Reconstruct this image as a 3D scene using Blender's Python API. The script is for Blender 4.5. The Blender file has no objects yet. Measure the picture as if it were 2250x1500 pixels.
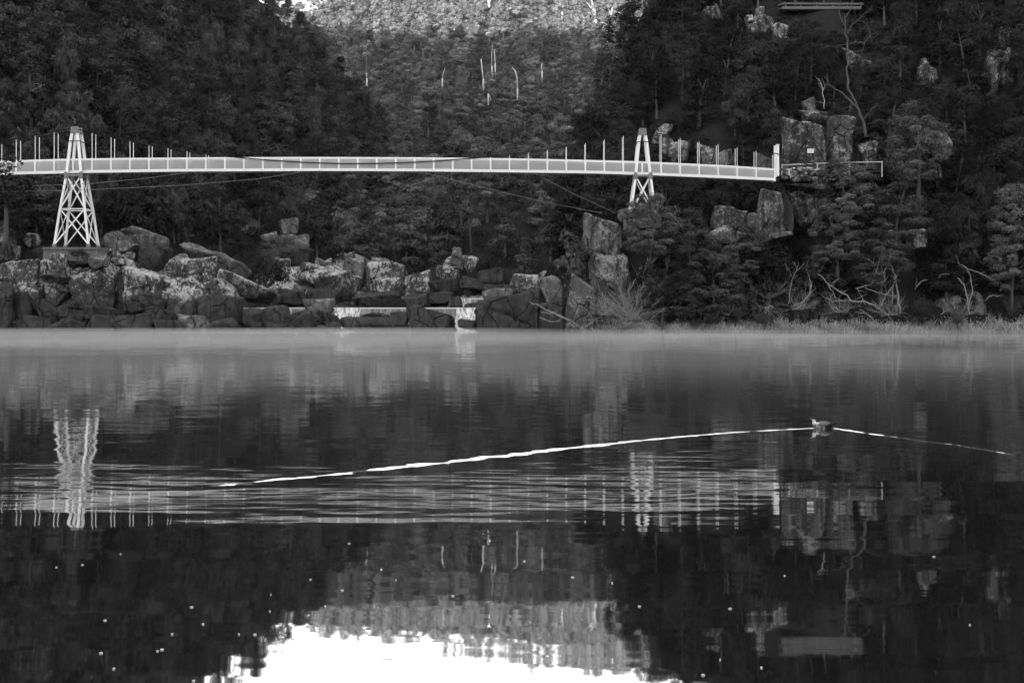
import bpy, bmesh, math, random
import numpy as np
from mathutils import Vector, Matrix

S = bpy.context.scene
COL = S.collection
R = math.radians

# ------------------------------------------------------------------ camera, sky, sun, exposure
CAM_H, F_PX, HORIZON = 2.23, 2950.0, 675.0
cam_d = bpy.data.cameras.new("camera")
cam_d.sensor_width = 36.0
cam_d.lens = 36.0 * F_PX / 2250.0
cam_d.shift_y = -(750.0 - HORIZON) / 2250.0
cam_d.clip_start, cam_d.clip_end = 0.1, 4000.0
cam = bpy.data.objects.new("camera", cam_d)
cam.location, cam.rotation_euler = (0, 0, CAM_H), (R(90), 0, 0)
COL.objects.link(cam)
S.camera = cam

SUN_EL, SUN_AZ = 5.0, 191.0            # azimuth clockwise from +Y: the sun stands low behind the camera, a little to its left
W = bpy.data.worlds.new("World")
S.world = W
W.use_nodes = True
wt = W.node_tree
for n in list(wt.nodes):
    wt.nodes.remove(n)
sky = wt.nodes.new("ShaderNodeTexSky")
sky.sky_type = 'NISHITA'
sky.sun_disc = False
sky.sun_elevation, sky.sun_rotation = R(SUN_EL), R(SUN_AZ)
sky.air_density, sky.dust_density = 1.0, 2.0
bw = wt.nodes.new("ShaderNodeRGBToBW")
bg = wt.nodes.new("ShaderNodeBackground")
bg.inputs['Strength'].default_value = 0.15
wo = wt.nodes.new("ShaderNodeOutputWorld")
wt.links.new(sky.outputs[0], bw.inputs[0])
wt.links.new(bw.outputs[0], bg.inputs[0])
wt.links.new(bg.outputs[0], wo.inputs[0])

sun_d = bpy.data.lights.new("sun", 'SUN')
sun_d.energy, sun_d.angle, sun_d.color = 3.0, R(0.5), (1, 1, 1)
sun = bpy.data.objects.new("sun", sun_d)
az, el = R(SUN_AZ), R(SUN_EL)
to_sun = Vector((math.sin(az) * math.cos(el), math.cos(az) * math.cos(el), math.sin(el)))
sun.rotation_euler = to_sun.to_track_quat('Z', 'Y').to_euler()
sun.location = (0, -50, 200)
COL.objects.link(sun)

S.view_settings.view_transform = 'Standard'
S.view_settings.look = 'None'
S.view_settings.gamma = 1.0
S.view_settings.use_curve_mapping = False
S.view_settings.exposure = 3.35
try:
    S.cycles.use_denoising = True
    S.cycles.max_bounces = 6
    S.cycles.diffuse_bounces = 2
    S.cycles.glossy_bounces = 3
    S.cycles.transparent_max_bounces = 48
    S.cycles.volume_bounces = 0
    S.cycles.caustics_reflective = False
except Exception:
    pass

# ------------------------------------------------------------------ helpers
rng = np.random.default_rng(7)
random.seed(7)


def P(px, py, Y):
    """photo pixel (2250x1500) and distance -> point in the place"""
    return Vector(((px - 1125.0) / F_PX * Y, Y, CAM_H + (HORIZON - py) / F_PX * Y))


def tag(o, label=None, cat=None, group=None, kind=None):
    if label: o['label'] = label
    if cat: o['category'] = cat
    if group: o['group'] = group
    if kind: o['kind'] = kind
    return o


def empty(name, loc=(0, 0, 0)):
    o = bpy.data.objects.new(name, None)
    o.empty_display_size = 0.5
    o.location = loc
    COL.objects.link(o)
    return o


def link(name, me, mat=None, parent=None, loc=None):
    o = bpy.data.objects.new(name, me)
    COL.objects.link(o)
    if mat is not None and len(me.materials) == 0:
        me.materials.append(mat)
    if parent is not None:
        o.parent = parent
    if loc is not None:
        o.location = loc
    return o


def np_mesh(name, V, Fc, smooth=False, tone=None):
    """V (n,3), Fc (m,k) all faces with k corners"""
    V = np.ascontiguousarray(V, dtype=np.float32)
    Fc = np.ascontiguousarray(Fc, dtype=np.int32)
    m, k = Fc.shape
    me = bpy.data.meshes.new(name)
    me.vertices.add(len(V))
    me.vertices.foreach_set('co', V.ravel())
    me.loops.add(m * k)
    me.loops.foreach_set('vertex_index', Fc.ravel())
    me.polygons.add(m)
    me.polygons.foreach_set('loop_start', np.arange(0, m * k, k, dtype=np.int32))
    me.polygons.foreach_set('loop_total', np.full(m, k, dtype=np.int32))
    if smooth:
        me.polygons.foreach_set('use_smooth', np.ones(m, dtype=bool))
    me.update(calc_edges=True)
    if tone is not None:
        a = me.attributes.new('tone', 'FLOAT', 'FACE')
        a.data.foreach_set('value', np.ascontiguousarray(tone, dtype=np.float32))
    return me


class MB:
    """collects bars, tubes, boxes; build() links them as one mesh object"""
    def __init__(self):
        self.v, self.f = [], []

    def add(self, vs, fs):
        b = len(self.v)
        self.v += [tuple(p) for p in vs]
        self.f += [tuple(i + b for i in q) for q in fs]

    def box(self, c, s):
        x, y, z = c
        a, b, d = s[0] / 2, s[1] / 2, s[2] / 2
        vs = [(x + i * a, y + j * b, z + k * d) for i in (-1, 1) for j in (-1, 1) for k in (-1, 1)]
        self.add(vs, [(0, 1, 3, 2), (4, 6, 7, 5), (0, 4, 5, 1), (2, 3, 7, 6), (0, 2, 6, 4), (1, 5, 7, 3)])

    def bar(self, p0, p1, w, d=None, up=Vector((0, 1, 0))):
        d = d or w
        p0, p1 = Vector(p0), Vector(p1)
        t = (p1 - p0).normalized()
        a = t.cross(up)
        if a.length < 1e-3:
            a = t.cross(Vector((1, 0, 0)))
        a.normalize()
        b = t.cross(a).normalized()
        vs = []
        for p in (p0, p1):
            for i, j in ((-1, -1), (1, -1), (1, 1), (-1, 1)):
                vs.append(p + a * (i * w / 2) + b * (j * d / 2))
        self.add(vs, [(3, 2, 1, 0), (4, 5, 6, 7), (0, 1, 5, 4), (1, 2, 6, 5), (2, 3, 7, 6), (3, 0, 4, 7)])

    def tube(self, pts, radii, n=6):
        pts = [Vector(p) for p in pts]
        if not hasattr(radii, '__len__'):
            radii = [radii] * len(pts)
        vs, fs = [], []
        for i, p in enumerate(pts):
            t = (pts[min(i + 1, len(pts) - 1)] - pts[max(i - 1, 0)])
            if t.length < 1e-6:
                t = Vector((0, 0, 1))
            t.normalize()
            ref = Vector((0.3, 1, 0.1)) if abs(t.y) < 0.9 else Vector((1, 0, 0))
            a = t.cross(ref).normalized()
            b = t.cross(a).normalized()
            for k in range(n):
                q = 2 * math.pi * k / n
                vs.append(p + (a * math.cos(q) + b * math.sin(q)) * radii[i])
        for i in range(len(pts) - 1):
            for k in range(n):
                fs.append((i * n + k, i * n + (k + 1) % n, (i + 1) * n + (k + 1) % n, (i + 1) * n + k))
        fs.append(tuple(range(n - 1, -1, -1)))
        fs.append(tuple((len(pts) - 1) * n + k for k in range(n)))
        self.add(vs, fs)

    def mesh(self, name, smooth=False):
        me = bpy.data.meshes.new(name)
        me.from_pydata(self.v, [], self.f)
        if smooth:
            me.polygons.foreach_set('use_smooth', np.ones(len(me.polygons), dtype=bool))
        me.update()
        return me

    def build(self, name, mat, parent=None, smooth=False, loc=None):
        return link(name, self.mesh(name, smooth), mat, parent, loc)


def snoise(V, scale, seed, octaves=3):
    """cheap smooth noise of points, about -1..1"""
    r = np.random.default_rng(seed)
    out = np.zeros(len(V))
    amp, tot = 1.0, 0.0
    for o in range(octaves):
        for _ in range(4):
            d = r.normal(size=3)
            d /= np.linalg.norm(d)
            out += amp * np.sin(V @ d * scale * (0.7 + 0.6 * r.random()) * 2 ** o + r.random() * 6.28)
        tot += amp * 2.2
        amp *= 0.5
    return out / tot


# ------------------------------------------------------------------ materials (the place is photographed in black and white: all greys)
def new_mat(name):
    m = bpy.data.materials.new(name)
    m.use_nodes = True
    nt = m.node_tree
    for n in list(nt.nodes):
        nt.nodes.remove(n)
    out = nt.nodes.new("ShaderNodeOutputMaterial")
    return m, nt, out


def nd(nt, typ, **kw):
    n = nt.nodes.new(typ)
    for k, v in kw.items():
        setattr(n, k, v)
    return n


def setin(nt, node, idx, v):
    if hasattr(v, 'is_linked') or isinstance(v, bpy.types.NodeSocket):
        nt.links.new(v, node.inputs[idx])
    else:
        s = node.inputs[idx]
        if s.type == 'RGBA' and not hasattr(v, '__len__'):
            v = (v, v, v, 1)
        s.default_value = v


def math_n(nt, op, a, b=0.0, c=0.0, clamp=False):
    n = nd(nt, "ShaderNodeMath", operation=op)
    n.use_clamp = clamp
    setin(nt, n, 0, a)
    setin(nt, n, 1, b)
    if len(n.inputs) > 2:
        setin(nt, n, 2, c)
    return n.outputs[0]


def smooth_n(nt, x, a, b):
    """smoothstep from a to b (a may exceed b)"""
    n = nd(nt, "ShaderNodeMapRange", interpolation_type='SMOOTHSTEP')
    setin(nt, n, 0, x)
    if a < b:
        for i, v in ((1, a), (2, b), (3, 0.0), (4, 1.0)):
            n.inputs[i].default_value = v
    else:
        for i, v in ((1, b), (2, a), (3, 1.0), (4, 0.0)):
            n.inputs[i].default_value = v
    return n.outputs[0]


def noise_n(nt, vec, scale, detail=3.0, rough=0.55):
    n = nd(nt, "ShaderNodeTexNoise")
    if vec is not None:
        nt.links.new(vec, n.inputs['Vector'])
    n.inputs['Scale'].default_value = scale
    n.inputs['Detail'].default_value = detail
    n.inputs['Roughness'].default_value = rough
    return n.outputs[0]


def map_n(nt, vec, sc=(1, 1, 1), rot=(0, 0, 0)):
    n = nd(nt, "ShaderNodeMapping")
    nt.links.new(vec, n.inputs[0])
    n.inputs['Scale'].default_value = sc
    n.inputs['Rotation'].default_value = rot
    return n.outputs[0]


def grey(nt, fac):
    n = nd(nt, "ShaderNodeCombineColor")
    for i in range(3):
        setin(nt, n, i, fac)
    return n.outputs[0]


def principled(nt, out, base, rough=0.7, spec=0.3, bump=None, bump_d=0.05, bump_s=1.0, metal=0.0):
    p = nd(nt, "ShaderNodeBsdfPrincipled")
    if isinstance(base, bpy.types.NodeSocket):
        nt.links.new(grey(nt, base), p.inputs['Base Color'])
    else:
        p.inputs['Base Color'].default_value = (base, base, base, 1)
    setin(nt, p, p.inputs.find('Roughness'), rough)
    p.inputs['Specular IOR Level'].default_value = spec
    p.inputs['Metallic'].default_value = metal
    if bump is not None:
        b = nd(nt, "ShaderNodeBump")
        b.inputs['Distance'].default_value = bump_d
        b.inputs['Strength'].default_value = bump_s
        nt.links.new(bump, b.inputs['Height'])
        nt.links.new(b.outputs[0], p.inputs['Normal'])
    nt.links.new(p.outputs[0], out.inputs[0])
    return p


def foliage_mat(name, base, spread=1.05, trans=0.15):
    m, nt, out = new_mat(name)
    at = nd(nt, "ShaderNodeAttribute", attribute_name='tone')
    oi = nd(nt, "ShaderNodeObjectInfo")
    r = math_n(nt, 'MULTIPLY_ADD', oi.outputs['Random'], spread, 1.0 - spread / 2)
    v = math_n(nt, 'MULTIPLY', at.outputs['Fac'], r)
    v = math_n(nt, 'MULTIPLY', v, base)
    d = nd(nt, "ShaderNodeBsdfDiffuse")
    nt.links.new(grey(nt, v), d.inputs[0])
    t = nd(nt, "ShaderNodeBsdfTranslucent")
    nt.links.new(grey(nt, v), t.inputs[0])
    mx = nd(nt, "ShaderNodeMixShader")
    mx.inputs[0].default_value = trans
    nt.links.new(d.outputs[0], mx.inputs[1])
    nt.links.new(t.outputs[0], mx.inputs[2])
    nt.links.new(mx.outputs[0], out.inputs[0])
    return m


def plain_mat(name, base, var=0.25, scale=3.0, rough=0.7, spec=0.3, stretch=(1, 1, 1), bump=0.0):
    m, nt, out = new_mat(name)
    tc = nd(nt, "ShaderNodeTexCoord")
    n = noise_n(nt, map_n(nt, tc.outputs['Object'], stretch), scale, 5, 0.6)
    v = math_n(nt, 'MULTIPLY_ADD', n, 2 * var * base, base * (1 - var))
    principled(nt, out, v, rough, spec, n if bump else None, bump or 0.05)
    return m


def rock_mat(name, base, lichen, lich_col=0.36, streak=0.0, flood=None):
    """weathered dolerite: dark stone, pale lichen crusts, water stains; lichen stops at the flood line"""
    m, nt, out = new_mat(name)
    g = nd(nt, "ShaderNodeNewGeometry")
    pos = g.outputs['Position']
    n1 = noise_n(nt, pos, 0.55, 6, 0.62)
    n2 = noise_n(nt, pos, 2.1, 4, 0.6)
    n3 = noise_n(nt, pos, 5.2, 4, 0.65)
    v = math_n(nt, 'MULTIPLY_ADD', n1, base * 1.6, base * 0.15)
    v = math_n(nt, 'MULTIPLY', v, math_n(nt, 'MULTIPLY_ADD', n2, 0.9, 0.55))
    if streak:
        st = noise_n(nt, map_n(nt, pos, (2.2, 2.2, 0.12)), 1.0, 5, 0.7)
        st = smooth_n(nt, st, 0.42, 0.62)
        v = math_n(nt, 'MULTIPLY', v, math_n(nt, 'MULTIPLY_ADD', st, 1.5 * streak, 1.0 - 0.62 * streak))
    # lichen: patches of crusty spots
    patch = math_n(nt, 'ADD', math_n(nt, 'MULTIPLY', n1, 0.38), math_n(nt, 'ADD', math_n(nt, 'MULTIPLY', n2, 0.34), math_n(nt, 'MULTIPLY', n3, 0.40)))
    c = 0.665 - 0.07 * lichen
    nz0 = nd(nt, "ShaderNodeSeparateXYZ")
    nt.links.new(g.outputs['Normal'], nz0.inputs[0])
    patch = math_n(nt, 'ADD', patch, math_n(nt, 'MULTIPLY', nz0.outputs[2], 0.06))
    l = smooth_n(nt, patch, c, c + 0.06)
    sx = nd(nt, "ShaderNodeSeparateXYZ")
    nt.links.new(pos, sx.inputs[0])
    if flood is not None:
        zz = math_n(nt, 'ADD', sx.outputs[2], math_n(nt, 'MULTIPLY_ADD', n1, 2.4, -1.2))
        l = math_n(nt, 'MULTIPLY', l, smooth_n(nt, zz, flood - 0.5, flood + 0.9))
    sn = nd(nt, "ShaderNodeSeparateXYZ")
    nt.links.new(g.outputs['Normal'], sn.inputs[0])
    l = math_n(nt, 'MULTIPLY', l, math_n(nt, 'MULTIPLY_ADD', sn.outputs[2], 0.3, 0.7, True))
    if lichen > .4:
        n4 = noise_n(nt, pos, 7.5, 2, 0.5)
        l2 = smooth_n(nt, math_n(nt, 'MULTIPLY_ADD', n4, 0.7, math_n(nt, 'MULTIPLY', n2, 0.3)), 0.565, 0.63)
        if flood is not None:
            l2 = math_n(nt, 'MULTIPLY', l2, smooth_n(nt, zz, flood - 1.0, flood + 1.4))
        l = math_n(nt, 'MAXIMUM', l, math_n(nt, 'MULTIPLY', l2, 0.5))
    vo = nd(nt, "ShaderNodeTexVoronoi", feature='DISTANCE_TO_EDGE')
    wv = nd(nt, "ShaderNodeVectorMath", operation='MULTIPLY_ADD')
    ncol = nd(nt, "ShaderNodeTexNoise")
    nt.links.new(pos, ncol.inputs['Vector'])
    ncol.inputs['Scale'].default_value = 0.9
    nt.links.new(ncol.outputs[1], wv.inputs[0])
    wv.inputs[1].default_value = (.55, .55, .55)
    nt.links.new(pos, wv.inputs[2])
    nt.links.new(map_n(nt, wv.outputs[0], (1, 1, .55), (0, .25, 0)), vo.inputs['Vector'])
    vo.inputs['Scale'].default_value = 0.55
    crk = smooth_n(nt, vo.outputs[0], 0.002, 0.024)
    v = math_n(nt, 'MULTIPLY', v, math_n(nt, 'MULTIPLY_ADD', crk, 0.75, 0.25))
    l = math_n(nt, 'MULTIPLY', l, crk)
    mixv = nd(nt, "ShaderNodeMix", data_type='FLOAT')
    nt.links.new(l, mixv.inputs[0])
    nt.links.new(v, mixv.inputs[2])
    lc = math_n(nt, 'MULTIPLY_ADD', n3, lich_col * 0.9, lich_col * 0.5)
    nt.links.new(lc, mixv.inputs[3])
    h = math_n(nt, 'ADD', math_n(nt, 'ADD', math_n(nt, 'MULTIPLY', n2, 0.7), math_n(nt, 'MULTIPLY', n3, 0.45)), math_n(nt, 'MULTIPLY', crk, 0.5))
    principled(nt, out, mixv.outputs[0], 0.85, 0.1, h, 0.22, 0.9)
    return m


M = {}
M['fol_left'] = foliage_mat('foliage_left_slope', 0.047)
M['fol_valley'] = foliage_mat('foliage_valley', 0.095)  # leaf tone lightened to stand in for haze over the distance
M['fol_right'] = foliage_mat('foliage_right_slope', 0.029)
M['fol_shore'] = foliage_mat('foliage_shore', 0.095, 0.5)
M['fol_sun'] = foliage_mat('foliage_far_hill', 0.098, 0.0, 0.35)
M['under'] = foliage_mat('undergrowth_leaves', 0.026, 0.0)  # leaf colour darkened so the gaps between crowns read as shaded
M['under_dark'] = foliage_mat('undergrowth_dark_leaves', 0.014, 0.0)  # same gap shade put into the colour, darker for the right slope
M['bark'] = plain_mat('bark_dark', 0.06, 0.5, 4, stretch=(3, 3, 0.5))
M['bark_pale'] = plain_mat('bark_pale', 0.32, 0.35, 2, stretch=(2, 2, 0.4))
M['dead'] = plain_mat('dead_wood', 0.30, 0.45, 3)
M['dead_grey'] = plain_mat('dead_wood_grey', 0.32, 0.5, 3)
M['dead_dark'] = plain_mat('dead_wood_dark', 0.06, 0.5, 3)
M['rail_grey'] = plain_mat('galvanised_rail', 0.4, 0.3, 3)
M['rock'] = rock_mat('rock_lichen', 0.068, 1.35, 0.44, 0.4, 3.0)
M['rock_hi'] = rock_mat('rock_heavy_lichen', 0.07, 1.6, 0.40, 0.3, 2.6)
M['rock_plain'] = rock_mat('rock_plain', 0.10, 0.7, 0.28, 0.35)
M['rock_wet'] = rock_mat('rock_dark_wet', 0.050, 0.1, 0.14, 0.3, 4.5)
M['rock_cliff'] = rock_mat('rock_cliff', 0.10, 1.2, 0.36, 0.7)
M['rock_stain'] = rock_mat('rock_stained', 0.05, 0.95, 0.28, 0.7)  # darker stone with strong stain streaks
M['earth'] = plain_mat('earth_ground', 0.014, 0.6, 0.8, 0.95, 0.1, bump=0.3)
M['bed'] = plain_mat('lake_bed', 0.03, 0.5, 0.3, 0.95, 0.1)
M['white'] = plain_mat('white_paint', 0.80, 0.10, 1.2, 0.5, 0.3)
M['steel'] = plain_mat('grey_steel', 0.16, 0.3, 5, 0.5, 0.4)
M['cable'] = plain_mat('cable_dark', 0.012, 0.3, 5, 0.8, 0.08)
M['cable_pale'] = plain_mat('cable_pale', 0.18, 0.2, 5, 0.5, 0.4)
M['concrete'] = plain_mat('concrete', 0.12, 0.5, 2.5, 0.9, 0.2, stretch=(1, 1, 2))
M['timber'] = plain_mat('weathered_timber', 0.10, 0.4, 2, 0.8, 0.2, stretch=(0.4, 1, 3))
M['grass'] = foliage_mat('shore_grass', 0.36, 0.0)


def mesh_panel_mat():
    m, nt, out = new_mat('wire_mesh')
    tc = nd(nt, "ShaderNodeTexCoord")
    n = noise_n(nt, tc.outputs['Object'], 0.9, 4, 0.6)
    v = math_n(nt, 'MULTIPLY_ADD', n, 0.22, 0.30)
    d = nd(nt, "ShaderNodeBsdfDiffuse")
    nt.links.new(grey(nt, v), d.inputs[0])
    t = nd(nt, "ShaderNodeBsdfTransparent")
    mx = nd(nt, "ShaderNodeMixShader")
    mx.inputs[0].default_value = 0.62
    nt.links.new(t.outputs[0], mx.inputs[1])
    nt.links.new(d.outputs[0], mx.inputs[2])
    nt.links.new(mx.outputs[0], out.inputs[0])
    return m


M['mesh'] = mesh_panel_mat()


def falling_water_mat(name, white):
    m, nt, out = new_mat(name)
    tc = nd(nt, "ShaderNodeTexCoord")
    n = noise_n(nt, map_n(nt, tc.outputs['Object'], (4.5, 4.5, 0.25)), 1.0, 4, 0.65)
    v = math_n(nt, 'MULTIPLY_ADD', smooth_n(nt, n, 0.35, 0.62), white * 0.75, white * 0.25)
    principled(nt, out, v, 0.45, 0.5)
    return m


M['film'] = falling_water_mat('water_film', 0.30)
M['fall'] = falling_water_mat('white_water', 0.72)
M['foam'] = plain_mat('foam', 0.75, 0.2, 6, 0.6)

# wake geometry on the water, metres
DUCK = (5.73, 24.75)


def water_mat():
    """calm dark water: mirror with slopes written as a normal, so ripples keep their true tilt at grazing sight"""
    m, nt, out = new_mat('gorge_water')
    g = nd(nt, "ShaderNodeNewGeometry")
    pos = g.outputs['Position']
    s = nd(nt, "ShaderNodeSeparateXYZ")
    nt.links.new(pos, s.inputs[0])
    X, Y = s.outputs[0], s.outputs[1]

    def cent(n, amp):          # noise 0..1 -> -amp..amp
        return math_n(nt, 'MULTIPLY_ADD', n, 2 * amp, -amp)

    nearf = smooth_n(nt, Y, 14.5, 26.0)            # 0 near, 1 farther out
    farf = smooth_n(nt, Y, 105.0, 119.0)
    # broad lazy swell near the camera
    n_long = noise_n(nt, map_n(nt, pos, (0.25, 1.4, 1)), 1.0, 2, 0.4)
    n_mid = noise_n(nt, map_n(nt, pos, (0.7, 3.2, 1)), 1.0, 2, 0.5)
    n_fine = noise_n(nt, map_n(nt, pos, (2.5, 9.0, 1)), 1.0, 2, 0.5)
    sy = cent(n_long, 0.011)
    a_mid = math_n(nt, 'MULTIPLY_ADD', nearf, 0.009, 0.0050)
    sy = math_n(nt, 'ADD', sy, math_n(nt, 'MULTIPLY', cent(n_mid, 1.0), a_mid))
    a_fine = math_n(nt, 'MULTIPLY_ADD', nearf, 0.011, 0.0030)
    a_fine = math_n(nt, 'MULTIPLY_ADD', farf, 0.03, a_fine)
    sy = math_n(nt, 'ADD', sy, math_n(nt, 'MULTIPLY', cent(n_fine, 1.0), a_fine))
    n_x = noise_n(nt, map_n(nt, pos, (1.6, 2.6, 1)), 1.0, 2, 0.5)
    sx = math_n(nt, 'MULTIPLY', cent(n_x, 1.0), math_n(nt, 'MULTIPLY_ADD', nearf, 0.0004, 0.0030))

    # ripples inside the wake: between the left arm and a lower edge
    wob = noise_n(nt, map_n(nt, pos, (0.35, 0.5, 1)), 1.0, 2, 0.5)
    t_arm = math_n(nt, 'SUBTRACT', math_n(nt, 'MULTIPLY_ADD', X, 0.84, 20.05), Y)    # >0 on the camera side of the left arm
    lower = math_n(nt, 'ADD', Y, math_n(nt, 'MULTIPLY_ADD', X, 0.10, math_n(nt, 'MULTIPLY_ADD', wob, 1.2, -0.6)))
    lower = math_n(nt, 'ADD', lower, cent(noise_n(nt, map_n(nt, pos, (1.1, 2.2, 1)), 1.0, 3, 0.6), 1.1))
    band = math_n(nt, 'MULTIPLY', smooth_n(nt, t_arm, 0.1, 1.6), smooth_n(nt, lower, 13.2, 15.0))
    band = math_n(nt, 'MULTIPLY', band, smooth_n(nt, math_n(nt, 'SUBTRACT', X, math_n(nt, 'MULTIPLY_ADD', Y, 0.252, -6.25)), 5.75, 4.9))
    band2 = math_n(nt, 'MULTIPLY', smooth_n(nt, t_arm, 0.6, -0.6), smooth_n(nt, lower, 18.9, 18.4))
    band2 = math_n(nt, 'MULTIPLY', band2, smooth_n(nt, lower, 14.0, 15.4))
    band2 = math_n(nt, 'MULTIPLY', band2, smooth_n(nt, X, 0.5, -2.0))
    bands = math_n(nt, 'MAXIMUM', band, band2)
    ph = math_n(nt, 'ADD', Y, math_n(nt, 'MULTIPLY_ADD', X, 0.11, math_n(nt, 'MULTIPLY', wob, 1.1)))
    wave = math_n(nt, 'SINE', math_n(nt, 'MULTIPLY', ph, 2 * math.pi / 0.46))
    wave2 = math_n(nt, 'SINE', math_n(nt, 'MULTIPLY', math_n(nt, 'MULTIPLY_ADD', X, -0.22, ph), 2 * math.pi / 0.31))
    rn1 = cent(noise_n(nt, map_n(nt, pos, (0.55, 3.4, 1), (0, 0, 0.10)), 1.0, 3, 0.6), 0.026)
    rn2 = cent(noise_n(nt, map_n(nt, pos, (1.8, 9.0, 1), (0, 0, -0.16)), 1.0, 2, 0.5), 0.022)
    ws = math_n(nt, 'MULTIPLY_ADD', wave, 0.0045, math_n(nt, 'MULTIPLY', wave2, 0.0035))
    ws = math_n(nt, 'ADD', ws, math_n(nt, 'ADD', rn1, rn2))
    sy = math_n(nt, 'ADD', sy, math_n(nt, 'MULTIPLY', ws, bands))

    # the two arms of the wake: steep little crests that face the camera
    def arm(pts, w0, w1, xfade, bead):
        """polyline as piecewise x->y; returns mask"""
        tot = None
        for (x0, y0), (x1, y1) in zip(pts[:-1], pts[1:]):
            dx, dy = x1 - x0, y1 - y0
            L = math.hypot(dx, dy)
            ux, uy = dx / L, dy / L
            rx, ry = math_n(nt, 'SUBTRACT', X, x0), math_n(nt, 'SUBTRACT', Y, y0)
            al = math_n(nt, 'ADD', math_n(nt, 'MULTIPLY', rx, ux), math_n(nt, 'MULTIPLY', ry, uy))
            pe = math_n(nt, 'ADD', math_n(nt, 'MULTIPLY', rx, -uy), math_n(nt, 'MULTIPLY', ry, ux))
            pe = math_n(nt, 'ADD', pe, math_n(nt, 'MULTIPLY_ADD', noise_n(nt, map_n(nt, pos, (1.5, 1.5, 1)), 1.0, 3, 0.6), 0.12, -0.06))
            seg = math_n(nt, 'MULTIPLY', math_n(nt, 'GREATER_THAN', al, -0.02), math_n(nt, 'LESS_THAN', al, L))
            w = w0
            msk = math_n(nt, 'MULTIPLY', seg, math_n(nt, 'SUBTRACT', 1.0, math_n(nt, 'DIVIDE', math_n(nt, 'ABSOLUTE', pe), math_n(nt, 'MAXIMUM', w, 0.004)), 0.0, True))
            tot = msk if tot is None else math_n(nt, 'MAXIMUM', tot, msk)
        return tot

    left = [(5.56, 24.80), (3.85, 23.9), (2.09, 22.45), (0.53, 20.9), (-0.82, 19.46), (-2.56, 17.8), (-3.75, 16.75)]
    right = [(5.95, 24.75), (6.40, 23.5), (6.78, 22.6), (7.2, 21.75), (7.6, 20.3)]
    bead = noise_n(nt, map_n(nt, pos, (2.6, 2.6, 1)), 1.0, 2, 0.5)
    beadw = math_n(nt, 'MULTIPLY_ADD', bead, 0.72, -0.19)
    wl = math_n(nt, 'MULTIPLY', beadw, math_n(nt, 'MULTIPLY_ADD', smooth_n(nt, X, 4.5, -1.0), 0.48, 0.40))
    wl = math_n(nt, 'SUBTRACT', wl, math_n(nt, 'MULTIPLY', smooth_n(nt, X, 0.5, -4.0), 0.11))
    ml = arm(left, wl, 0, 0, 0)
    wr = math_n(nt, 'MULTIPLY', math_n(nt, 'SUBTRACT', beadw, math_n(nt, 'MULTIPLY', smooth_n(nt, Y, 24.2, 22.4), 0.23)), 0.55)
    mr = arm(right, wr, 0, 0, 0)
    mk = math_n(nt, 'MAXIMUM', ml, mr)
    sy = math_n(nt, 'ADD', sy, math_n(nt, 'MULTIPLY', mk, 0.34))

    nrm = nd(nt, "ShaderNodeCombineXYZ")
    nt.links.new(math_n(nt, 'MULTIPLY', sx, 1.0), nrm.inputs[0])
    nt.links.new(math_n(nt, 'MULTIPLY', sy, -1.0), nrm.inputs[1])
    nrm.inputs[2].default_value = 1.0
    nz = nd(nt, "ShaderNodeVectorMath", operation='NORMALIZE')
    nt.links.new(nrm.outputs[0], nz.inputs[0])
    gl = nd(nt, "ShaderNodeBsdfGlossy")
    nt.links.new(math_n(nt, 'MULTIPLY_ADD', bands, 0.020, 0.024), gl.inputs['Roughness'])
    gl.inputs['Color'].default_value = (0.97, 0.97, 0.97, 1)
    nt.links.new(nz.outputs[0], gl.inputs['Normal'])
    df = nd(nt, "ShaderNodeBsdfDiffuse")
    df.inputs[0].default_value = (0.010, 0.010, 0.010, 1)
    fr = nd(nt, "ShaderNodeFresnel")
    fr.inputs[0].default_value = 1.5
    mx = nd(nt, "ShaderNodeMixShader")
    nt.links.new(math_n(nt, 'MULTIPLY_ADD', fr.outputs[0], 0.4, 0.55, True), mx.inputs[0])
    nt.links.new(df.outputs[0], mx.inputs[1])
    nt.links.new(gl.outputs[0], mx.inputs[2])
    nt.links.new(mx.outputs[0], out.inputs[0])
    return m


M['water'] = water_mat()


# ------------------------------------------------------------------ the setting: bed, water, banks, hills
def grid_mesh(name, fn, us, vs):
    """fn(u, v) -> xyz ; quads over us x vs"""
    V = np.array([fn(u, v) for u in us for v in vs])
    nu, nv = len(us), len(vs)
    i, j = np.meshgrid(np.arange(nu - 1), np.arange(nv - 1), indexing='ij')
    a = (i * nv + j).ravel()
    return np_mesh(name, V, np.stack([a, a + nv, a + nv + 1, a + 1], 1), True)


def sheet(name, x0, x1, y0, y1, z, mat):
    me = np_mesh(name, np.array([(x0, y0, z), (x1, y0, z), (x1, y1, z), (x0, y1, z)]), np.array([[0, 1, 2, 3]]))
    o = link(name, me, mat)
    return tag(o, kind='structure')


sheet('ground', -1400, 1400, -700, 1500, -4.6, M['bed'])
sheet('water', -260, 260, -60, 131.0, 0.0, M['water'])


def lerp_tab(tab, x):
    xs = [t[0] for t in tab]
    return [float(np.interp(x, xs, [t[k] for t in tab])) for k in range(1, len(tab[0]))]


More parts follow.
